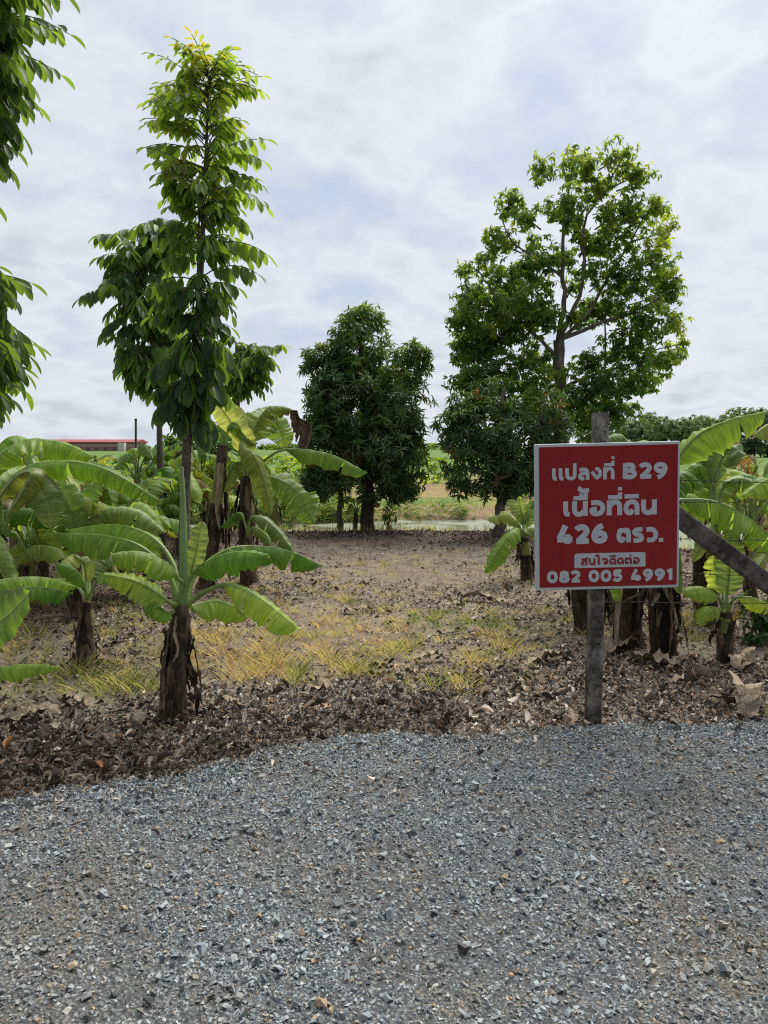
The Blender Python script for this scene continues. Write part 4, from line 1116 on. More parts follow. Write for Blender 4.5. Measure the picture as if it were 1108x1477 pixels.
# ------------------------------------------------------------------ background: hall, pole, woods, weeds
def far_things():
    rs = np.random.RandomState(44)
    Y = 300.0
    zg = float(ground_z(0, Y)); c = PX(120, 640, Y)
    o = thing('hall_building', (c.x, Y, zg), 'long low hall with red roof and pinkish wall, far off at the left', 'building')
    top = PX(120, 633.5, Y).z; eave = PX(120, 639, Y).z
    x0, x1 = PX(20, 640, Y).x, PX(196, 640, Y).x; cx, wx = (x0 + x1) / 2, x1 - x0
    mb = MB()
    V = []; 
    for x in (x0 - .6, x1 + .6): V += [(x, Y - .8, eave), (x, Y + 14, eave), (x, Y + 14, eave + .4), (x, Y + 7, top), (x, Y - .8, eave + .4)]
    mb.add(V, np.array([[0, 5, 9, 4], [4, 9, 8, 3], [3, 8, 7, 2], [1, 2, 7, 6], [0, 1, 6, 5]])); mb.F.append(np.array([[0, 4, 3], [0, 3, 1], [1, 3, 2], [5, 8, 9], [5, 6, 8], [6, 7, 8]]))
    part(mb, 'roof', simple_mat('hall_roof', (.23, .045, .04), .6, .3, .15, .3), o, False)
    mb = MB(); box(mb, (cx, Y + 6.5, (eave + zg) / 2), (wx, 13, eave - zg)); part(mb, 'wall', simple_mat('hall_wall', (.36, .20, .18), .8, .2, .15, .2), o, False)
    mb = MB(); box(mb, (cx, Y - .06, eave - .9), (wx * .98, .12, .7)); part(mb, 'wall_band', simple_mat('hall_band', (.45, .36, .34), .8), o, False)
    mb = MB()
    for k in range(14): box(mb, (x0 + wx * (k + .5) / 14, Y - .12, eave - 2.2), (1.5, .14, .9))
    part(mb, 'window', simple_mat('hall_window', (.10, .09, .10), .3), o, False)
    mb = MB(); box(mb, (PX(176, 640, Y - 3).x, Y - 3, zg + 1.3), (2.6, 2.4, 2.6 + 1.4), None, .5, .1); part(mb, 'white_cabin', simple_mat('hall_cabin', (.55, .53, .5)), o, False)

    # dark pole
    b = GR(196, 700); p = PX(196, 606, b.y)
    o = thing('utility_pole', tuple(b), 'dark thin pole standing up before the red roofed hall', 'pole')
    mb = MB(); tube(mb, [b, (Vector(b) + p) / 2, p], [.05, .045, .045], 8); part(mb, 'shaft', simple_mat('pole_paint', (.035, .05, .045), .6), o)
    mb = MB(); tube(mb, [p - Vector((0, 0, .005)), p + Vector((0, 0, .06))], [.055, .055], 8); part(mb, 'cap', simple_mat('pole_cap', (.03, .035, .035), .6), o)

    # woods
    mb = MB(); bl = []
    Yw = 120
    M_WOODS = mat_leaf('woods_leaf', [(0, (.10, .15, .075)), (.5, (.145, .21, .095)), (1, (.20, .26, .12))], (1.8, 1.7, 1), .3, .6, .2)
    for (x, y, rx, rz) in [(905, 618, 26, 18), (940, 610, 24, 16), (975, 622, 26, 16), (1005, 612, 22, 14), (1035, 618, 26, 18), (1070, 606, 26, 20), (1110, 610, 30, 22), (1150, 605, 34, 26), (920, 640, 40, 18), (980, 640, 40, 18), (1050, 640, 44, 20), (1120, 640, 44, 22), (1200, 610, 44, 26), (860, 632, 30, 16), (925, 622, 30, 18), (958, 620, 28, 18), (990, 620, 28, 16), (1020, 618, 26, 16), (1053, 614, 26, 18), (1090, 610, 26, 18)]:
        bl.append(blob(x, y, Yw + rs.uniform(-8, 8), rx, rz, rs.uniform(.1, .5), rx))
    whorl_crown(mb, bl, 15, .55, .28, rs, (10, 14), (30, 130), .12, T_OVAL, .3, 0, .5)
    tr = MB()
    for c, r, t in bl: tube(tr, [(c[0], c[1], float(ground_z(c[0], c[1])) - .1), tuple(c)], [.14, .07], 6)
    w = mb.build('far_woods', M_WOODS); tag(w, 'pale line of trees far off behind the right side', 'woods', None, 'stuff')
    tr.build('trunks', M_BARK_D, w)
    mb = MB(); bl = []
    for i in range(170):
        x = rs.uniform(-420, 420); bl.append(((x, 480 + rs.uniform(-30, 30), rs.uniform(.3, 2.2)), (rs.uniform(4, 9), 5, rs.uniform(1.2, 3.0)), rs.uniform(.1, .5)))
    whorl_crown(mb, bl, 1.2, 2.2, 1.1, rs, (8, 11), (30, 130), .1, T_OVAL, .2, 0, .6)
    tag(mb.build('far_treeline', M_ROUND), 'thin dark strip of trees along the horizon', 'woods', None, 'stuff')

    mb = MB(); bl = []
    for i in range(110):
        y = rs.uniform(34, 110); x = rs.uniform(-.62 * y, -.02 * y) if i % 4 else rs.uniform(.03 * y, .1 * y); r = rs.uniform(.45, 1.0)
        if i % 4 == 0: r *= .45
        bl.append(((x, y, float(ground_z(x, y)) + r * .3), (r * 1.6, r, r * .75), rs.uniform(.2, .75)))
    whorl_crown(mb, bl, 26, .42, .16, rs, (9, 12), (30, 120), .2, T_OVAL, .2, 0, .5)
    tag(mb.build('far_bushes', M_ROUND), 'low green bushes scattered over the far field', 'bushes', None, 'stuff')
    # weeds in the field behind the bananas and on the ditch banks
    M_WEED = mat_leaf('weed_leaf', [(0, (.03, .07, .018)), (.5, (.07, .135, .03)), (.85, (.13, .19, .04)), (1, (.24, .17, .06))], (2.4, 2.2, 1), .3, .5, .3)
    mb = MB(); P = []
    for i in range(2600):
        k = rs.rand()
        if k < .55: x, y = rs.uniform(-11, -1.3), rs.uniform(13.3, 30)
        elif k < .75: x, y = rs.uniform(-6, 9), shore_y(0) + rs.normal(.5, .8)
        else: x, y = rs.uniform(4.5, 12), rs.uniform(14, 30)
        z = float(ground_z(x, y))
        if z < WATER_Z - .05: continue
        P.append((x, y, z, 1.0 if (k < .55 or k > .75) else .5))
    pts, D, N, L, W, RN = [], [], [], [], [], []
    for x, y, z, s in P:
        h = rs.uniform(.25, .9) * s; t = rs.uniform(.1, .9)
        for j in range(14):
            a = rs.uniform(0, 6.28); q = rs.rand()
            pts.append((x + math.cos(a) * .12 * q, y + math.sin(a) * .12 * q, z + h * rs.uniform(.05, 1)))
            D.append((math.cos(a), math.sin(a), rs.uniform(-.2, .9))); N.append((0, 0, 1)); L.append(rs.uniform(.1, .28)); W.append(rs.uniform(.02, .07)); RN.append(np.clip(t + rs.normal(0, .1), 0, 1))
    place(mb, T_OVAL, np.array(pts), np.array(D), np.array(N, float), np.array(L), np.array(W), np.array(RN))
    tag(mb.build('weeds', M_WEED), 'green weeds around the ditch and field', 'weeds', None, 'stuff')

    # orange-brown dry shrub at the right beyond the wire, green shrubs
    def shrub(label, px, py, top, wpx, tone, mat, n=330, leaf=(.11, .03), Y=None):
        b = GR(px, py) if Y is None else PX(px, py, Y); b.z = float(ground_z(b.x, b.y)); Yb = b.y
        o = thing('shrub', tuple(b), label, 'shrub', 'shrubs round the edge of the plot')
        mb = MB(); zt = PX(px, top, Yb).z; hgt = zt - b.z; rw = wpx / FPX * Yb
        bs = [((b.x + rs.uniform(-.6, .6) * rw, b.y + rs.uniform(-.5, .5) * rw, b.z + hgt * q), (rw * .55, rw * .55, hgt * .22), tone + rs.normal(0, .08)) for q in (.25, .4, .5, .62, .75, .82)]
        tips = whorl_crown(mb, bs, n, leaf[0], leaf[1], rs, (7, 11), (30, 130), .25, T_LONG, .35, 0, .8)
        st = MB()
        for i in range(9):
            p = tips[rs.randint(len(tips))]; limb(st, [(b.x + rs.normal(0, .04), b.y + rs.normal(0, .04), b.z - .03), ((b.x + p[0]) / 2, (b.y + p[1]) / 2, b.z + (p[2] - b.z) * .6), p], .012, .004, rs, 5, 8)
        part(st, 'stem', M_BARK_G, o); part(mb, 'crown', mat, o)
    M_RUST = mat_leaf('rusty_leaf', [(0, (.05, .08, .02)), (.35, (.12, .13, .03)), (.7, (.24, .13, .045)), (1, (.34, .17, .06))], (1.8, 1.6, 1), .3, .55, .3)
    shrub('rust tinged shrub of dry stalks at the right edge beyond the wires', 1088, 812, 650, 44, .7, M_RUST, 120)
    shrub('yellow-green shrub right of the barbed wire brace', 1050, 800, 672, 40, .85, M_WEED, 110)
    shrub('low leafy shrub under the brace at the right edge', 1098, 925, 858, 34, .15, M_WEED, 300, (.085, .04))
    shrub('dark shrub behind the pale sapling trunk on the left', 300, 772, 585, 40, .08, M_MANGO, 300)
    shrub('green shrub behind the spear leaf in the left thicket', 330, 775, 620, 34, .4, M_WEED, 160)
    shrub('small leafy shrub right of the round mango trunk', 562, 766, 712, 16, .3, M_MANGO, 300, (.1, .03))
    shrub('bushy dark shrub far behind the left thicket', 245, 775, 625, 40, .12, M_MANGO, 220, (.16, .06))
    shrub('leafy shrub at the left beyond the arching leaves', 150, 765, 655, 60, .45, M_WEED, 140, (.14, .05))
    shrub('pale shrub low at the far left of the thicket', 60, 762, 668, 60, .55, M_WEED, 140, (.14, .05))
    shrub('bright green shrub in the gap right of the torn banana', 425, 760, 700, 30, .55, M_WEED, 160, (.12, .04))


far_things()

# ------------------------------------------------------------------ concrete post, brace, wires, sign
def mat_concrete(stops):
    m, t, out = new_mat('weathered_concrete')
    g = t.new('ShaderNodeNewGeometry').outputs['Position']
    n = t.noise(g, 22, 8, .7, .3); n2 = t.noise(g, 140, 4, .7); n3 = t.noise(g, 5, 4, .6)
    f = t.math('ADD', t.math('MULTIPLY', n, .55), t.math('MULTIPLY', n3, .45))
    col = t.ramp(f, stops)
    col = t.mix(t.ramp(n2, [(.3, .55), (.45, 0.0)]), col, (.04, .037, .034))
    principled(t, out, col, .9, .2, t.bump(t.math('ADD', n2, t.math('MULTIPLY', n, 1.5)), .6, .006))
    return m


M_CONC = mat_concrete([(.38, (.022, .019, .016)), (.46, (.075, .067, .057)), (.53, (.145, .132, .116)), (.60, (.26, .245, .22))])
M_CONC_D = mat_concrete([(.38, (.022, .019, .016)), (.46, (.058, .050, .043)), (.53, (.105, .092, .080)), (.60, (.17, .152, .135))])
M_HOLE = simple_mat('bolt_hole', (.012, .011, .010), .9, .1, .1)


def rough_beam(mb, a, b, w, d, rs, up=Vector((0, -1, 0)), n=40):
    """cast beam between two points: chamfered section, chipped and uneven"""
    a = Vector(a); b = Vector(b); T = (b - a).normalized(); S = T.cross(up).normalized(); U = S.cross(T)
    ch = .006
    sec = [(-w / 2 + ch, -d / 2), (w / 2 - ch, -d / 2), (w / 2, -d / 2 + ch), (w / 2, d / 2 - ch), (w / 2 - ch, d / 2), (-w / 2 + ch, d / 2), (-w / 2, d / 2 - ch), (-w / 2, -d / 2 + ch)]
    V = []; m = len(sec)
    for i in range(n):
        p = a.lerp(b, i / (n - 1))
        for (x, y) in sec:
            k = 1 + rs.normal(0, .006) - (.05 * rs.rand() if rs.rand() < .05 else 0)
            V.append(p + S * x * k + U * y * k + T * rs.normal(0, .001))
    I = np.arange(n * m).reshape(n, m)
    F = np.stack([I[:-1], np.roll(I[:-1], -1, 1), np.roll(I[1:], -1, 1), I[1:]], -1).reshape(-1, 4)
    V = [tuple(v) for v in V]; n0 = mb.n
    mb.add(V, F)
    for base, c, rev in ((0, a, True), ((n - 1) * m, b, False)):
        VV = V[base:base + m] + [tuple(c)]; FF = [[i, (i + 1) % m, m] if not rev else [(i + 1) % m, i, m] for i in range(m)]
        mb.add(VV, np.array(FF))
    return T, S, U


POST = GR(857, 1046)
PW, PD = .072, .092
post_y = POST.y + PD / 2


def posts():
    rs = np.random.RandomState(3)
    top = PX(871, 595, POST.y)
    o = thing('concrete_post', (POST.x, post_y, 0), 'square weathered concrete post holding the red sign at the gravel edge', 'post')
    mb = MB(); xb, xt = POST.x, top.x - .004
    rough_beam(mb, (xb + .006, post_y, -.12), (xt, post_y, top.z), PW, PD, rs)
    part(mb, 'shaft', M_CONC, o, False)
    for z in (top.z - .10, .45, .22):
        mb = MB(); x = xb + (xt - xb) * z / top.z
        tube(mb, [(x + .014, post_y - PD / 2 - .0012, z), (x + .014, post_y - PD / 2 + .004, z)], [.006, .006], 10); part(mb, 'bolt_hole', M_HOLE, o)
    # brace running down to the right
    Yb = post_y + PD / 2 + .028
    a = PX(905, 692, Yb); e = PX(1108, 842, Yb); d = (e - a).normalized(); b = a + d * ((a.z + .12) / -d.z)
    o = thing('concrete_brace', (b.x, b.y, 0), 'sloping concrete brace running down to the right from behind the sign', 'brace')
    mb = MB(); T, S, U = rough_beam(mb, a, b, .098, .05, rs)
    part(mb, 'shaft', M_CONC_D, o, False)
    for px, py in ((989, 758), (1029, 783), (1038, 796), (1066, 811), (1100, 830)):
        p = PX(px, py, Yb - .025); mb = MB(); tube(mb, [p + Vector((0, -.0015, 0)), p + Vector((0, .004, 0))], [.005, .005], 10); part(mb, 'bolt_hole', M_HOLE, o)
    # barbed wire strands from the post to the right
    M_WIRE = simple_mat('rusty_wire', (.022, .016, .013), .7, .3, .3, 60)
    names = ['topmost strand', 'second strand from the top', 'middle strand', 'second strand from the bottom', 'lowest strand']
    yw = Yb + .04
    for i, (p0, p1) in enumerate(((688, 690), (726, 716), (774, 773), (823, 824), (868, 864))):
        A = PX(872, p0, yw); B = PX(1108, p1, yw); D = B - A; E = A + D * 3.2
        o = thing('barbed_wire', tuple(A), '%s of rusty barbed wire running right from the concrete post' % names[i], 'barbed wire', 'barbed wire strands at the right')
        n = 90; t = np.linspace(0, 1, n)
        C = np.array(A)[None] + np.outer(t, np.array(E - A)); C[:, 2] -= .03 * np.sin(np.pi * np.clip(t * 1.0, 0, 1)) + .002 * np.sin(t * 60)
        mb = MB(); ph = t * 190
        for s in (0, math.pi):
            CC = C.copy(); CC[:, 1] += .0016 * np.cos(ph + s); CC[:, 2] += .0016 * np.sin(ph + s); tube(mb, CC, [.0017] * n, 5)
        part(mb, 'strand', M_WIRE, o)
        bb = MB()
        for k in range(3, n - 2, 5):
            c = C[k]; L_ = .014
            for s in (-1, 1):
                tube(bb, [c + (-.004 * s, -.004, -L_), c + (0, .004 * s, 0), c + (.004 * s, .004, L_)], [.0008, .0019, .0008], 4)
        part(bb, 'barbs', M_WIRE, o)


posts()

# glyph strokes: unit = height of a plain consonant; 'S' smooth path, 'L' straight path
GL = {
    'e': (.40, [('S', [(.14, 1), (.14, .62), (.14, .36), (.19, .17), (.36, .13)])]),
    'p': (.86, [('S', [(.14, 1), (.14, .55), (.18, .26), (.43, .13), (.68, .26), (.72, .55), (.72, 1.38)])]),
    'l': (.86, [('S', [(.73, 0), (.73, .5), (.66, .78), (.44, .88), (.1, .80)]), ('S', [(.66, .53), (.42, .55), (.19, .42), (.17, .2), (.32, .11), (.46, .18)])]),
    'g': (.84, [('S', [(.36, .87), (.58, .84), (.71, .62), (.66, .3), (.42, .10)]), ('L', [(.48, .10), (.10, .66)])]),
    't': (.86, [('L', [(.14, 0), (.14, 1)]), ('S', [(.2, .62), (.33, .82), (.52, .88), (.68, .78), (.73, .55), (.73, 0)])]),
    'n': (.88, [('S', [(.14, 1), (.14, .5), (.2, .22), (.4, .12), (.58, .2), (.68, .36)]), ('L', [(.75, 1), (.75, 0)])]),
    'o': (.88, [('S', [(.10, .86), (.42, .88), (.68, .76), (.75, .48), (.66, .22), (.42, .12), (.19, .2), (.15, .42), (.42, .45)])]),
    'd': (.88, [('S', [(.50, .36), (.38, .13), (.2, .2), (.13, .48), (.24, .78), (.47, .88), (.68, .78), (.75, .52), (.75, 0)])]),
    'T': (.92, [('S', [(.50, .36), (.36, .13), (.19, .2), (.13, .5), (.19, .8), (.33, .87), (.47, .76)]), ('S', [(.43, .70), (.58, .87), (.74, .8), (.79, .52), (.79, 0)])]),
    'r': (.80, [('S', [(.70, .87), (.36, .88), (.15, .74), (.26, .56), (.56, .46), (.66, .28), (.50, .13), (.10, .13)])]),
    'w': (.82, [('S', [(.08, .86), (.40, .88), (.64, .74), (.70, .46), (.60, .22), (.40, .13), (.12, .13)])]),
    's': (.90, [('S', [(.73, 0), (.73, .5), (.66, .78), (.44, .88), (.1, .80)]), ('S', [(.66, .53), (.42, .55), (.19, .42), (.17, .2), (.32, .11), (.46, .18)]), ('L', [(.50, .80), (.90, 1.10)])]),
    'i': (.56, [('S', [(-.06, 1.22), (.06, 1.42), (.26, 1.36), (.30, 1.08), (.30, .5), (.34, .2), (.52, .13)])]),
    'j': (.86, [('S', [(.08, .70), (.30, .87), (.58, .82), (.73, .52), (.62, .2), (.42, .10)]), ('L', [(.44, .04), (.36, .52)])]),
    '0': (.88, [('S', [(.44, .88), (.22, .78), (.14, .5), (.22, .22), (.44, .12), (.66, .22), (.74, .5), (.66, .78), (.44, .88)])]),
    '1': (.52, [('L', [(.34, 0), (.34, 1)]), ('L', [(.34, .88), (.06, .74)])]),
    '2': (.80, [('S', [(.10, .74), (.22, .86), (.46, .88), (.63, .72), (.55, .5), (.18, .13)]), ('L', [(.08, .13), (.74, .13)])]),
    '4': (.90, [('L', [(.60, 0), (.60, .52)]), ('L', [(.86, .24), (.06, .24)]), ('L', [(.16, .26), (.50, 1.0)])]),
    '5': (.80, [('L', [(.70, .88), (.18, .88)]), ('L', [(.20, .98), (.18, .5)]), ('S', [(.12, .52), (.42, .58), (.64, .42), (.58, .19), (.34, .11), (.06, .2)])]),
    '6': (.86, [('S', [(.60, .96), (.34, .80), (.17, .5), (.19, .24), (.42, .12), (.66, .2), (.69, .42), (.48, .54), (.2, .44)])]),
    '8': (.84, [('S', [(.42, .88), (.22, .80), (.22, .62), (.42, .53), (.62, .62), (.62, .80), (.42, .88)]), ('S', [(.42, .53), (.17, .44), (.17, .2), (.42, .12), (.67, .2), (.67, .44), (.42, .53)])]),
    '9': (.86, [('S', [(.24, .04), (.50, .20), (.68, .5), (.66, .76), (.43, .88), (.19, .80), (.16, .58), (.37, .46), (.66, .56)])]),
    'B': (.88, [('L', [(.15, 0), (.15, 1)]), ('S', [(.15, .88), (.50, .88), (.63, .72), (.50, .54), (.15, .53)]), ('S', [(.15, .53), (.54, .52), (.71, .32), (.54, .13), (.15, .12)])]),
    '.': (.30, [('L', [(.14, -.02), (.14, .26)])]),
    ' ': (.42, []),
}
MARKS = {'I': [('L', [(.08, 1.20), (.86, 1.20)]), ('L', [(.745, 1.2), (.745, 1.52)])],                 # long vowel above
         'Y': [('L', [(.08, 1.20), (.88, 1.20)]), ('L', [(.78, 1.2), (.78, 1.55)]), ('L', [(.52, 1.2), (.52, 1.50)])],
         'i': [('L', [(.04, 1.24), (.86, 1.24)])],
         "'": [('L', [(.745, 1.64), (.745, 1.88)])],                                                    # tone over a vowel
         ',': [('L', [(.745, 1.14), (.745, 1.42)])],                                                    # tone directly over a consonant
         'v': [('S', [(.34, 1.86), (.46, 1.80), (.52, 1.66)]), ('L', [(.48, 1.66), (.96, 1.72)])]}


def glyph_run(text, big=1.0, gap=.10):
    """text: list of (glyph, marks, scale) -> strokes [(points, half width)], total width"""
    x = 0.0; out = []
    for g, marks, s in text:
        wd, st = GL[g]
        for kind, pts in st: out.append((kind, [(x + px * s, py * s) for px, py in pts], s))
        for mk in marks:
            for kind, pts in MARKS[mk]: out.append((kind, [(x + px * s, py * s) for px, py in pts], -s))
        x += wd * s + gap
    return out, x - gap


def stroke_mesh(mb, kind, pts, hw, z):
    P = np.array([(p[0], p[1], 0) for p in pts], float)
    if kind == 'S': P = spline(P, 30)
    closed = np.linalg.norm(P[0] - P[-1]) < 1e-6
    T = nrm(np.gradient(P, axis=0))
    if closed: t = nrm((T[0] + T[-1])[None])[0]; T[0] = t; T[-1] = t
    S = np.stack([-T[:, 1], T[:, 0], np.zeros(len(T))], -1)
    A = P + S * hw; B = P - S * hw; zz = z + np.linspace(0, .0007, len(P)); A[:, 2] = zz; B[:, 2] = zz
    n = len(P); V = np.vstack([A, B])
    F = np.array([[i, n + i, n + i + 1, i + 1] for i in range(n - 1)])
    mb.add(V, F)


def sign():
    rs = np.random.RandomState(9)
    W, H, TH = .745, .765, .055
    Yf = POST.y - .008 - TH       # front face
    c = PX(877, 745, Yf)
    roll = R(1.4)
    base = PX(877, 850, Yf)
    o = thing('land_sign', (c.x, Yf, base.z), 'square red sign board with white Thai lettering and phone number, fixed to the concrete post', 'sign')
    Rm = Matrix.Rotation(-roll, 3, 'Y')

    def to_world(mb, dy):
        for k in range(len(mb.V)):
            v = mb.V[k].copy(); v[:, 2] += .0013 * (1 + hnoise(v[:, 0], v[:, 1], 4.2) / 1.5) * (1 - np.clip(np.maximum(np.abs(v[:, 0]) / (W / 2 - .016), np.abs(v[:, 1]) / (H / 2 - .016)), 0, 1) ** 6); L_ = np.stack([v[:, 0], np.zeros(len(v)) + dy - v[:, 2], v[:, 1]], -1)
            mb.V[k] = (L_ @ np.array(Rm).T + np.array([c.x, Yf, c.z])).astype(np.float32)
    M_WHITE = simple_mat('sign_white', (.47, .50, .52), .55, .35, .06, 12)
    # canvas wrapped over a frame: white body, slightly pillowed sides
    mb = MB(); box(mb, (c.x, Yf + TH / 2 + .001, c.z), (W, TH, H), Rm, .5, .006); part(mb, 'frame', M_WHITE, o, False)
    m, t, out = new_mat('sign_red')
    g = t.new('ShaderNodeNewGeometry').outputs['Position']
    n = t.noise(g, 3.0, 4, .6); n2 = t.noise(g, 60, 4, .7)
    col = t.ramp(t.math('ADD', t.math('MULTIPLY', n, .8), t.math('MULTIPLY', n2, .2)), [(.35, (.225, .011, .012)), (.65, (.275, .016, .017))])
    sz = t.new('ShaderNodeMapping'); sz.inputs['Scale'].default_value = (1, 1, .06); t.link(g, sz.inputs[0])
    dirt = t.math('MULTIPLY', t.ramp(t.noise(sz.outputs[0], 26, 5, .65), [(.5, 0.0), (.72, 1.0)]), t.ramp(n, [(.35, .15), (.65, .6)]))
    col = t.mix(t.math('MULTIPLY', dirt, .45), col, (.16, .055, .05))
    principled(t, out, col, .6, .2, t.bump(n, .25, .03))
    bw = .016
    gx_ = np.linspace(-W / 2 + bw, W / 2 - bw * .8, 60); gy_ = np.linspace(-H / 2 + bw, H / 2 - bw, 60)
    X, Yy = np.meshgrid(gx_, gy_); Z = .0022 + .0 * X
    I = np.arange(X.size).reshape(X.shape); mb = MB()
    mb.add(np.stack([X, Yy, Z], -1).reshape(-1, 3), np.stack([I[:-1, :-1], I[:-1, 1:], I[1:, 1:], I[1:, :-1]], -1).reshape(-1, 4)); to_world(mb, 0); part(mb, 'panel', m, o)
    # sign plane: photo zoom (4.817 px per photo px) -> metres from the centre
    k = W / (980 - 774) / 4.817

    def line(text, x0, x1, ybase, hgt, hw, name, mat, z, gap=.10):
        st, w = glyph_run(text, 1, gap)
        sx = (x1 - x0) / w * k; sy = hgt * k
        X0 = (x0 - 563) * k; Y0 = (548 - ybase) * k
        mb = MB()
        for i, (kind, pts, s) in enumerate(st):
            q = [(X0 + p[0] * sx, Y0 + p[1] * sy) for p in pts]
            stroke_mesh(mb, kind, q, hw * k * (abs(s) if s > 0 else .86 * abs(s)), z + (i % 9) * .00007)
        to_world(mb, 0); part(mb, name, mat, o, False)
    T1 = [('e', '', 1), ('e', '', 1), ('p', '', 1), ('l', '', 1), ('g', '', 1), ('t', "I'", 1), (' ', '', 1), ('B', '', 1.28), ('2', '', 1.28), ('9', '', 1.28)]
    T2 = [('e', '', 1), ('n', 'Yv', 1), ('o', '', 1), ('t', "I'", 1), ('d', 'i', 1), ('n', '', 1)]
    T3 = [('4', '', 1.28), ('2', '', 1.28), ('6', '', 1.28), (' ', '', 1), ('T', '', 1), ('r', '', 1), ('w', '', 1), ('.', '', 1)]
    T4 = [('s', '', 1), ('n', '', 1), ('i', '', 1), ('j', '', 1), ('d', 'i', 1), ('d', '', 1), ('T', ',', 1), ('o', '', 1)]
    T5 = [(ch, '', 1) for ch in '082 005 4991']
    M_TXT = simple_mat('sign_lettering', (.44, .465, .49), .6, .2, .04, 20)
    line(T1, 176, 974, 290, 84, 12.5, 'lettering', M_TXT, .0032)
    line(T2, 252, 897, 540, 104, 17.0, 'lettering', M_TXT, .0032)
    line(T3, 202, 946, 731, 100, 16.0, 'lettering', M_TXT, .0032)
    # white contact box with red words
    import bmesh
    mb = MB(); bx = 247 * k; by = 51 * k; r = .012; pts = []
    for cx_, cy_, a0 in ((bx - r, by - r, 0), (-bx + r, by - r, 90)):
        for i in range(7): a = R(a0 + 15 * i); pts.append((cx_ + r * math.cos(a), cy_ + r * math.sin(a), .0030))
    pts += [(-bx, -by, .0030), (bx, -by, .0030)]
    pts = [(p[0], p[1], .0034) for p in pts]; off = np.array([(576 - 563) * k, (548 - 852) * k, 0]); n = len(pts)
    V = np.vstack([np.array(pts) + off, off[None] + np.array([[0, 0, .0034]])])
    mb.add(V, np.array([[i, (i + 1) % n, n] for i in range(n)])); to_world(mb, 0); part(mb, 'contact_label', M_TXT, o, False)
    line(T4, 372, 782, 884, 48, 6.8, 'lettering', simple_mat('sign_lettering_red', (.23, .012, .018), .5), .0046)
    line(T5, 138, 1014, 1003, 82, 12.5, 'lettering', M_TXT, .0032, .11)


sign()

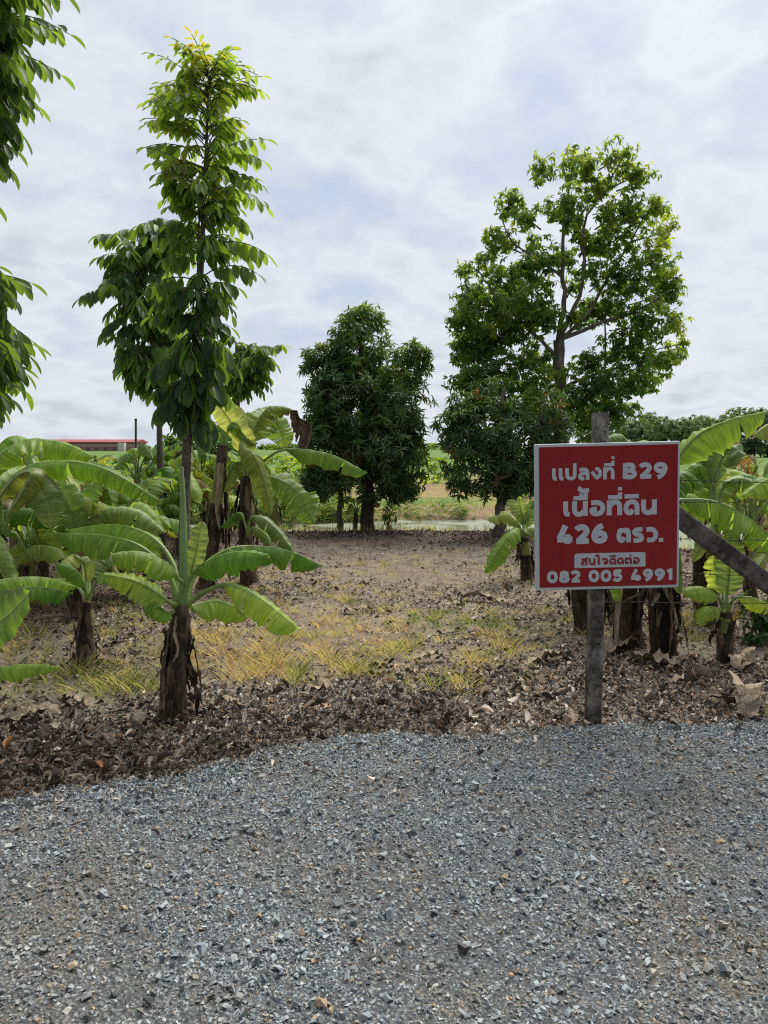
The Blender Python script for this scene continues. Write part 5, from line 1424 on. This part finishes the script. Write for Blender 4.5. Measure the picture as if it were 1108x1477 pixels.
# ------------------------------------------------------------------ gravel
def gravel():
    m, t, out = new_mat('gravel_stone')
    u, v, r = data_attr(t)
    g = t.new('ShaderNodeNewGeometry').outputs['Position']
    col = t.ramp(r, [(.0, (.042, .048, .054)), (.12, (.145, .168, .183)), (.45, (.25, .288, .308)), (.80, (.36, .405, .418)), (.92, (.41, .43, .43)), (.945, (.33, .29, .22)), (.985, (.40, .30, .19)), (1, (.34, .23, .15))])
    n = t.noise(g, 160, 4, .7)
    col = t.mix(t.ramp(n, [(.3, .4), (.6, 0.0)]), col, (.05, .052, .055))
    # dusty tan patches lie over the stones
    wet = t.math('MULTIPLY', t.ramp(t.noise(g, 1.1, 5, .65, .4), [(.52, 0.0), (.68, 1.0)]), .55)
    col = t.mix(wet, col, t.mix(.7, col, (.03, .032, .034)))
    d = t.math('MULTIPLY', t.ramp(t.noise(g, 1.5, 4, .6), [(.48, 0.0), (.62, 1.0)]), t.ramp(t.noise(g, 30, 3, .6), [(.4, 0.0), (.6, 1.0)]))
    col = t.mix(t.math('MULTIPLY', d, .7), col, (.20, .155, .095))
    principled(t, out, col, .78, .3)
    rs = np.random.RandomState(77)
    n = 215000
    # denser coverage close by
    x = rs.uniform(-3.9, 4.3, n * 3); y = 1.25 + 3.1 * rs.rand(n * 3) ** 1.08
    keep = (np.abs(x) < .62 * y + .75)
    x, y = x[keep], y[keep]
    e = road_edge(x); d = e - y
    p = np.clip((d + .04) / .08, 0, 1); stray = (d < 0) & (rs.rand(len(x)) < .06 * np.exp(d / .15))
    k = (rs.rand(len(x)) < p) | stray
    x, y = x[k][:n], y[k][:n]; n = len(x)
    s = np.exp(rs.normal(math.log(.0056), .42, n)); bigk = rs.rand(n) < .014; s[bigk] *= rs.uniform(1.4, 2.6, bigk.sum()); s = np.clip(s, .0035, .024)
    z = ground_z(x, y) + .011 + s * rs.uniform(.1, .95, n)
    base = np.array([(-1, -1, -1), (1, -1, -1), (1, 1, -1), (-1, 1, -1), (-1, -1, 1), (1, -1, 1), (1, 1, 1), (-1, 1, 1)], float)
    F0 = np.array([(0, 3, 2, 1), (4, 5, 6, 7), (0, 1, 5, 4), (1, 2, 6, 5), (2, 3, 7, 6), (3, 0, 4, 7)])
    V = base[None] * rs.uniform(.28, .70, (n, 8, 3))
    V[:, 4:, :2] *= rs.uniform(.25, .95, (n, 1, 2)); V[:, :, :2] += V[:, :, 2:3] * rs.uniform(-.5, .5, (n, 1, 2))
    V *= np.stack([rs.uniform(.8, 1.35, n), rs.uniform(.6, 1.0, n), rs.uniform(.4, .8, n)], -1)[:, None] * s[:, None, None]
    q = rs.normal(0, 1, (n, 4)); q[:, 0] += 1.2; q[:, 1:3] *= .6; q /= np.linalg.norm(q, axis=1, keepdims=True)
    w, a, b, c = q.T
    Rm = np.stack([np.stack([1 - 2 * (b * b + c * c), 2 * (a * b - c * w), 2 * (a * c + b * w)], -1), np.stack([2 * (a * b + c * w), 1 - 2 * (a * a + c * c), 2 * (b * c - a * w)], -1), np.stack([2 * (a * c - b * w), 2 * (b * c + a * w), 1 - 2 * (a * a + b * b)], -1)], 1)
    V = np.einsum('nij,nkj->nki', Rm, V) + np.stack([x, y, z], -1)[:, None]
    F = (F0[None] + (np.arange(n) * 8)[:, None, None]).reshape(-1, 4)
    D = np.zeros((n, 8, 3)); D[..., 2] = rs.rand(n)[:, None]
    # fine chips between the stones
    n2 = 230000
    x2 = rs.uniform(-3.9, 4.3, n2 * 2); y2 = 1.25 + 3.0 * rs.rand(n2 * 2); kk = (np.abs(x2) < .60 * y2 + .5) & (y2 < road_edge(x2) + .02 - .05 * rs.rand(n2 * 2)); x2, y2 = x2[kk][:n2], y2[kk][:n2]; n2 = len(x2)
    oct_ = np.array([(1, 0, 0), (0, 1, 0), (-1, 0, 0), (0, -1, 0), (0, 0, 1)], float)
    FO = np.array([(0, 1, 4), (1, 2, 4), (2, 3, 4), (3, 0, 4)])
    V2 = oct_[None] * rs.uniform(.4, 1.0, (n2, 5, 1)) + rs.normal(0, .22, (n2, 5, 3))
    s2 = np.exp(rs.normal(math.log(.0034), .3, n2)); V2 *= s2[:, None, None] * np.array([1, 1, .8]); V2 += np.stack([x2, y2, ground_z(x2, y2) + .013 + .003 * rs.rand(n2)], -1)[:, None]
    F2 = (FO[None] + (np.arange(n2) * 5)[:, None, None]).reshape(-1, 3) + n * 8
    D2 = np.zeros((n2, 5, 3)); D2[..., 2] = rs.rand(n2)[:, None]
    tag(np_mesh('gravel', [V.reshape(-1, 3), V2.reshape(-1, 3)], [F, F2], [D.reshape(-1, 3), D2.reshape(-1, 3)], m, None, False), 'loose grey crushed stones on the road', 'gravel', None, 'stuff')


gravel()

# ------------------------------------------------------------------ leaf litter and grass
def litter():
    m, t, out = new_mat('dead_leaf')
    u, v, r = data_attr(t)
    col = t.ramp(r, [(.0, (.020, .016, .013)), (.26, (.050, .042, .035)), (.48, (.155, .131, .110)), (.72, (.34, .295, .25)), (.95, (.58, .52, .455)), (.965, (.28, .14, .07)), (1, (.34, .18, .08))])
    p = principled(t, out, col, .62, .35)
    translucent_mix(t, out, p, t.mix(1.0, col, (1.6, 1.2, .8), 'MULTIPLY'), .15)
    rs = np.random.RandomState(88)
    N = 430000
    x = rs.uniform(-7, 7, N); y = 2.7 + 10.2 * rs.rand(N) ** 1.55
    e = road_edge(x); d = y - e
    dens = np.where(d < 0, .035 * np.exp(d / .35) + .002, np.where(d < 1.1 + .25 * np.sin(x * 1.3), 1.0, .62))
    dens *= np.where((d > 0) & (d < .05), .6, 1)
    cl = .5 + .5 * hnoise(x * .8, y * .9)
    dens *= np.where(d > 1.2, np.clip(.25 + .9 * cl, .05, 1), 1)
    centre = np.exp(-((x + .1 - (y - 9) * .02) / 1.7) ** 2) * np.clip((y - 6.5) / 2, 0, 1)
    dens *= 1 - .75 * centre
    dens = np.maximum(dens, np.where((y > bank_y(x) - 1.1) & (y < bank_y(x) + .2), .8, 0))
    dens = np.where(y > bank_y(x) + .3, 0, dens)
    gp = np.zeros_like(x)
    for px, py, w_ in ((430, 925, 70), (500, 958, 55), (370, 965, 55), (330, 925, 60), (590, 945, 60), (170, 985, 45), (225, 985, 35), (650, 900, 90), (40, 945, 50), (95, 985, 35), (480, 880, 50), (240, 925, 45), (560, 810, 70), (690, 810, 60), (470, 800, 60), (800, 850, 40)):
        c_ = GR(px, py); gp = np.maximum(gp, np.exp(-((x - c_.x) / (w_ / FPX * c_.y)) ** 2 - ((y - c_.y) / (.30 * c_.y ** 2 / 24)) ** 2))
    dens *= 1 - .75 * gp
    dens = np.where(np.abs(x) < .60 * y + .9, dens, 0)
    k = rs.rand(N) < dens; x, y, d = x[k], y[k], d[k]; n = len(x)
    z = ground_z(x, y) + rs.uniform(.004, .022, n) * np.where(d < 1.2, 1.3, .8) + np.where(d < 0, .012, 0)
    mb = MB()
    tms = [leaf_template(5, f, c, w_) for f, c, w_ in ((.5, .35, .45), (-.5, .5, .5), (.9, -.45, .4), (.2, .75, .5), (-.8, -.3, .45))]
    which = rs.randint(0, len(tms), n)
    for i, tm in enumerate(tms):
        q = which == i; c = q.sum()
        a = rs.uniform(0, 6.28, c); D = np.stack([np.cos(a), np.sin(a), rs.normal(0, .20, c)], -1)
        Nh = np.stack([rs.normal(0, .36, c), rs.normal(0, .36, c), np.ones(c)], -1)
        L = np.exp(rs.normal(math.log(.026), .42, c)).clip(.010, np.where(d[q] < 0, .045, .095)); W = L * rs.uniform(.22, .52, c)
        rn = rs.beta(1.15, 1.35, c) * .95; wet = (d[q] > 0) & (d[q] < .55 + .2 * np.sin(x[q] * 2)) & (x[q] < .4); rn = np.where(wet, rn * .66, rn); o_ = rs.rand(c) < .016; rn = np.where(o_, rs.uniform(.95, 1, c), rn)
        place(mb, tm, np.stack([x[q], y[q], z[q]], -1), D, Nh, L, W, rn)
    # stalks and twigs
    for i in range(420):
        xx = rs.uniform(-4.5, 4.5); dd = rs.uniform(0, 2.2) if rs.rand() < .8 else rs.uniform(-.5, 0); yy = float(road_edge(xx)) + dd; a = rs.uniform(0, 6.28); L = rs.uniform(.05, .22); zz = float(ground_z(xx, yy)) + .018
        p0 = np.array([xx, yy, zz]); dv = np.array([math.cos(a), math.sin(a), rs.normal(0, .08)]) * L
        tube(mb, [p0, p0 + dv * .5 + rs.normal(0, .008, 3), p0 + dv], [.003, .0025, .0012], 4, rs.uniform(.1, .8), False)
    tag(mb.build('fallen_leaves', m), 'brown and grey fallen leaves carpeting the soil', 'leaf litter', None, 'stuff')


litter()


def grass():
    m, t, out = new_mat('grass_blade')
    u, v, r = data_attr(t)
    col = t.ramp(r, [(0, (.09, .16, .03)), (.25, (.25, .31, .11)), (.55, (.53, .50, .26)), (.85, (.62, .52, .35)), (1, (.40, .30, .20))])
    p = principled(t, out, col, .6, .3); translucent_mix(t, out, p, t.mix(1.0, col, (1.9, 1.7, 1), 'MULTIPLY'), .35)
    rs = np.random.RandomState(55); tm = leaf_template(4, .1, .35, .25)
    tufts = []
    for px, py, w, n, tone, h in [(170, 985, 42, 9, .22, .15), (225, 985, 30, 6, .2, .15), (95, 985, 26, 5, .28, .16), (40, 945, 40, 8, .35, .16), (20, 990, 30, 4, .3, .14), (430, 925, 60, 14, .42, .13), (500, 958, 50, 12, .46, .16), (370, 965, 50, 11, .6, .15), (430, 975, 30, 6, .35, .13),
                                  (330, 925, 60, 10, .62, .12), (240, 925, 40, 6, .45, .12), (590, 945, 60, 9, .55, .12), (660, 968, 50, 9, .42, .12), (725, 940, 26, 5, .4, .15), (560, 925, 40, 6, .55, .11), (640, 900, 80, 60, .02, .05), (700, 895, 60, 34, .05, .05), (480, 885, 40, 6, .5, .11), (540, 880, 30, 5, .5, .09),
                                  (400, 870, 40, 4, .55, .1), (830, 905, 30, 4, .45, .12), (990, 900, 30, 3, .2, .12), (880, 905, 30, 2, .2, .1), (560, 830, 90, 5, .6, .07), (700, 830, 60, 5, .6, .08), (820, 880, 40, 4, .5, .1), (470, 840, 50, 3, .6, .08), (130, 910, 80, 6, .3, .1), (60, 900, 60, 5, .15, .1), (180, 885, 40, 5, .1, .1), (660, 800, 60, 4, .55, .08), (1040, 990, 40, 3, .2, .06), (320, 890, 40, 5, .5, .1), (280, 955, 30, 5, .6, .13), (1100, 1048, 8, 1, .3, .05)]:
        for i in range(max(1, int(n * (1.05 if h > .06 else 1.3)))):
            g = GR(px + rs.normal(0, w * .6), py + rs.normal(0, 12)); tufts.append((g.x, g.y, tone + (.1 if h > .06 else 0) + rs.normal(0, .16), h * rs.uniform(.5, 1.3)))
    for i in range(240):
        g = GR(rs.uniform(150, 800), rs.uniform(800, 985)); tufts.append((g.x, g.y, rs.uniform(.3, .85), rs.uniform(.04, .10)))
    P, D, N, L, W, RN = [], [], [], [], [], []
    for x, y, tone, h in tufts:
        nb = rs.randint(26, 60) if h > .06 else rs.randint(30, 50); rad = .045 + h * .55
        for j in range(nb):
            a = rs.uniform(0, 6.28); q = abs(rs.normal(0, .6)); xx, yy = x + math.cos(a) * rad * q, y + math.sin(a) * rad * q
            P.append((xx, yy, float(ground_z(xx, yy)) - .003)); le = rs.uniform(.08, .5) + .28 * q
            a2 = a + rs.normal(0, .7); D.append((math.cos(a2) * le, math.sin(a2) * le, 1)); N.append((-math.cos(a2), -math.sin(a2), .3))
            L.append(h * rs.uniform(.2, 1.05)); W.append(rs.uniform(.0014, .0030)); RN.append(np.clip(tone + rs.normal(0, .22), 0, 1))
    mb = MB(); place(mb, tm, np.array(P), np.array(D), np.array(N, float), np.array(L), np.array(W), np.array(RN))
    tag(mb.build('grass', m), 'straw coloured dry grass tufts with some green', 'grass', None, 'stuff')
    # thin grass on the far banks and stubble field
    P, D, N, L, W, RN = [], [], [], [], [], []
    for i in range(26000):
        x = rs.uniform(-12, 14); y = 18.3 + 26 * rs.rand() ** 2
        if y < shore_y(x) + .2 : continue
        c = hnoise(np.array(x * .25), np.array(y * .35)); 
        P.append((x, y, float(ground_z(x, y)))); a = rs.uniform(0, 6.28); D.append((math.cos(a) * .5, math.sin(a) * .5, 1)); N.append((math.cos(a), math.sin(a), .2)); L.append(rs.uniform(.04, .13)); W.append(rs.uniform(.010, .022))
        RN.append(np.clip(.5 + .4 * c + rs.normal(0, .14), 0, 1))
    for i in range(3500):
        x = rs.uniform(-9, 9); y = float(bank_y(x)) + rs.uniform(-.5, .35)
        P.append((x, y, float(ground_z(x, y)))); a = rs.uniform(0, 6.28); D.append((math.cos(a) * .6, math.sin(a) * .6, 1)); N.append((math.cos(a), math.sin(a), .2)); L.append(rs.uniform(.05, .16)); W.append(rs.uniform(.006, .012)); RN.append(rs.uniform(.1, .8))
    mb = MB(); place(mb, tm, np.array(P), np.array(D), np.array(N, float), np.array(L), np.array(W), np.array(RN))
    tag(mb.build('field_grass', m), 'thin stubble and grass across the far field', 'grass', None, 'stuff')


grass()


def dry_leaves():
    """large pale pieces of dead banana leaf lying on the litter"""
    rs = np.random.RandomState(66)
    spots = [(1075, 1030, .22, .075, 1.2, 'pale curled dry banana leaf lying by the gravel at the right edge'), (1040, 1020, .30, .03, 2.9, 'dark dry banana leaf piece lying left of the pale curled one at the right edge'),
             (50, 1040, .28, .05, .4, 'dry banana leaf lying on the litter below the left grass tufts'), (110, 1020, .22, .05, 2.7, 'grey dry leaf sheet below the small banana plant'), (320, 1028, .22, .035, .3, 'flat pale dry leaf right of the front banana stem'), (205, 1048, .10, .04, 1.4, 'short pale dry leaf scrap at the foot of the front banana plant'),
             (940, 960, .35, .06, 2.8, 'long grey dry leaf in the litter before the sign clump'), (1000, 985, .3, .05, .2, 'grey dry leaf in the litter under the short right banana'), (790, 960, .35, .06, .3, 'broad dry leaf left of the post under the sign'), (900, 940, .3, .07, .5, 'crumpled tan dry leaf at the foot of the thick dark stem'), (1075, 960, .3, .08, .8, 'pale crumpled dry leaf right of the short banana stem'),
             (620, 955, .22, .04, .1, 'pale dry leaf amid the yellow grass'), (520, 885, .3, .05, .1, 'pale dry leaf lying on the bare dirt, middle of the plot'), (960, 1050, .16, .014, 2.9, 'dry stalk lying on the gravel edge right of the post'), (825, 1048, .12, .03, .9, 'pale leaf scrap by the foot of the concrete post'),
             (700, 870, .5, .05, 2.6, 'long dry leaf on the dirt left of the sign'), (130, 955, .3, .06, .1, 'dry leaf around the foot of the small banana plant'), (460, 1000, .2, .04, .5, 'grey dry leaf below the yellow tufts')]
    for i, (px, py, L, w, a, lab) in enumerate(spots):
        g = GR(px, py); z = float(ground_z(g.x, g.y)); d = np.array([math.cos(a), math.sin(a), 0])
        o = thing('dry_banana_leaf', (g.x, g.y, z), lab, 'dry leaf', 'dead banana leaves lying on the ground')
        mb = MB(); c = np.array([g.x, g.y, z + .03]); h = .12 if i == 0 else .03
        strip(mb, [c - d * L / 2 + (0, 0, -.012), c - d * L * .15 + (0, 0, h * .5), c + d * L * .2 + (0, .02, h), c + d * L / 2 + (0, 0, -.012)], w, rs, (0, 0, 1), .28, 18, .9 if i not in (1, 13) else .3)
        part(mb, 'leaf_blade', M_DRY, o)


dry_leaves()
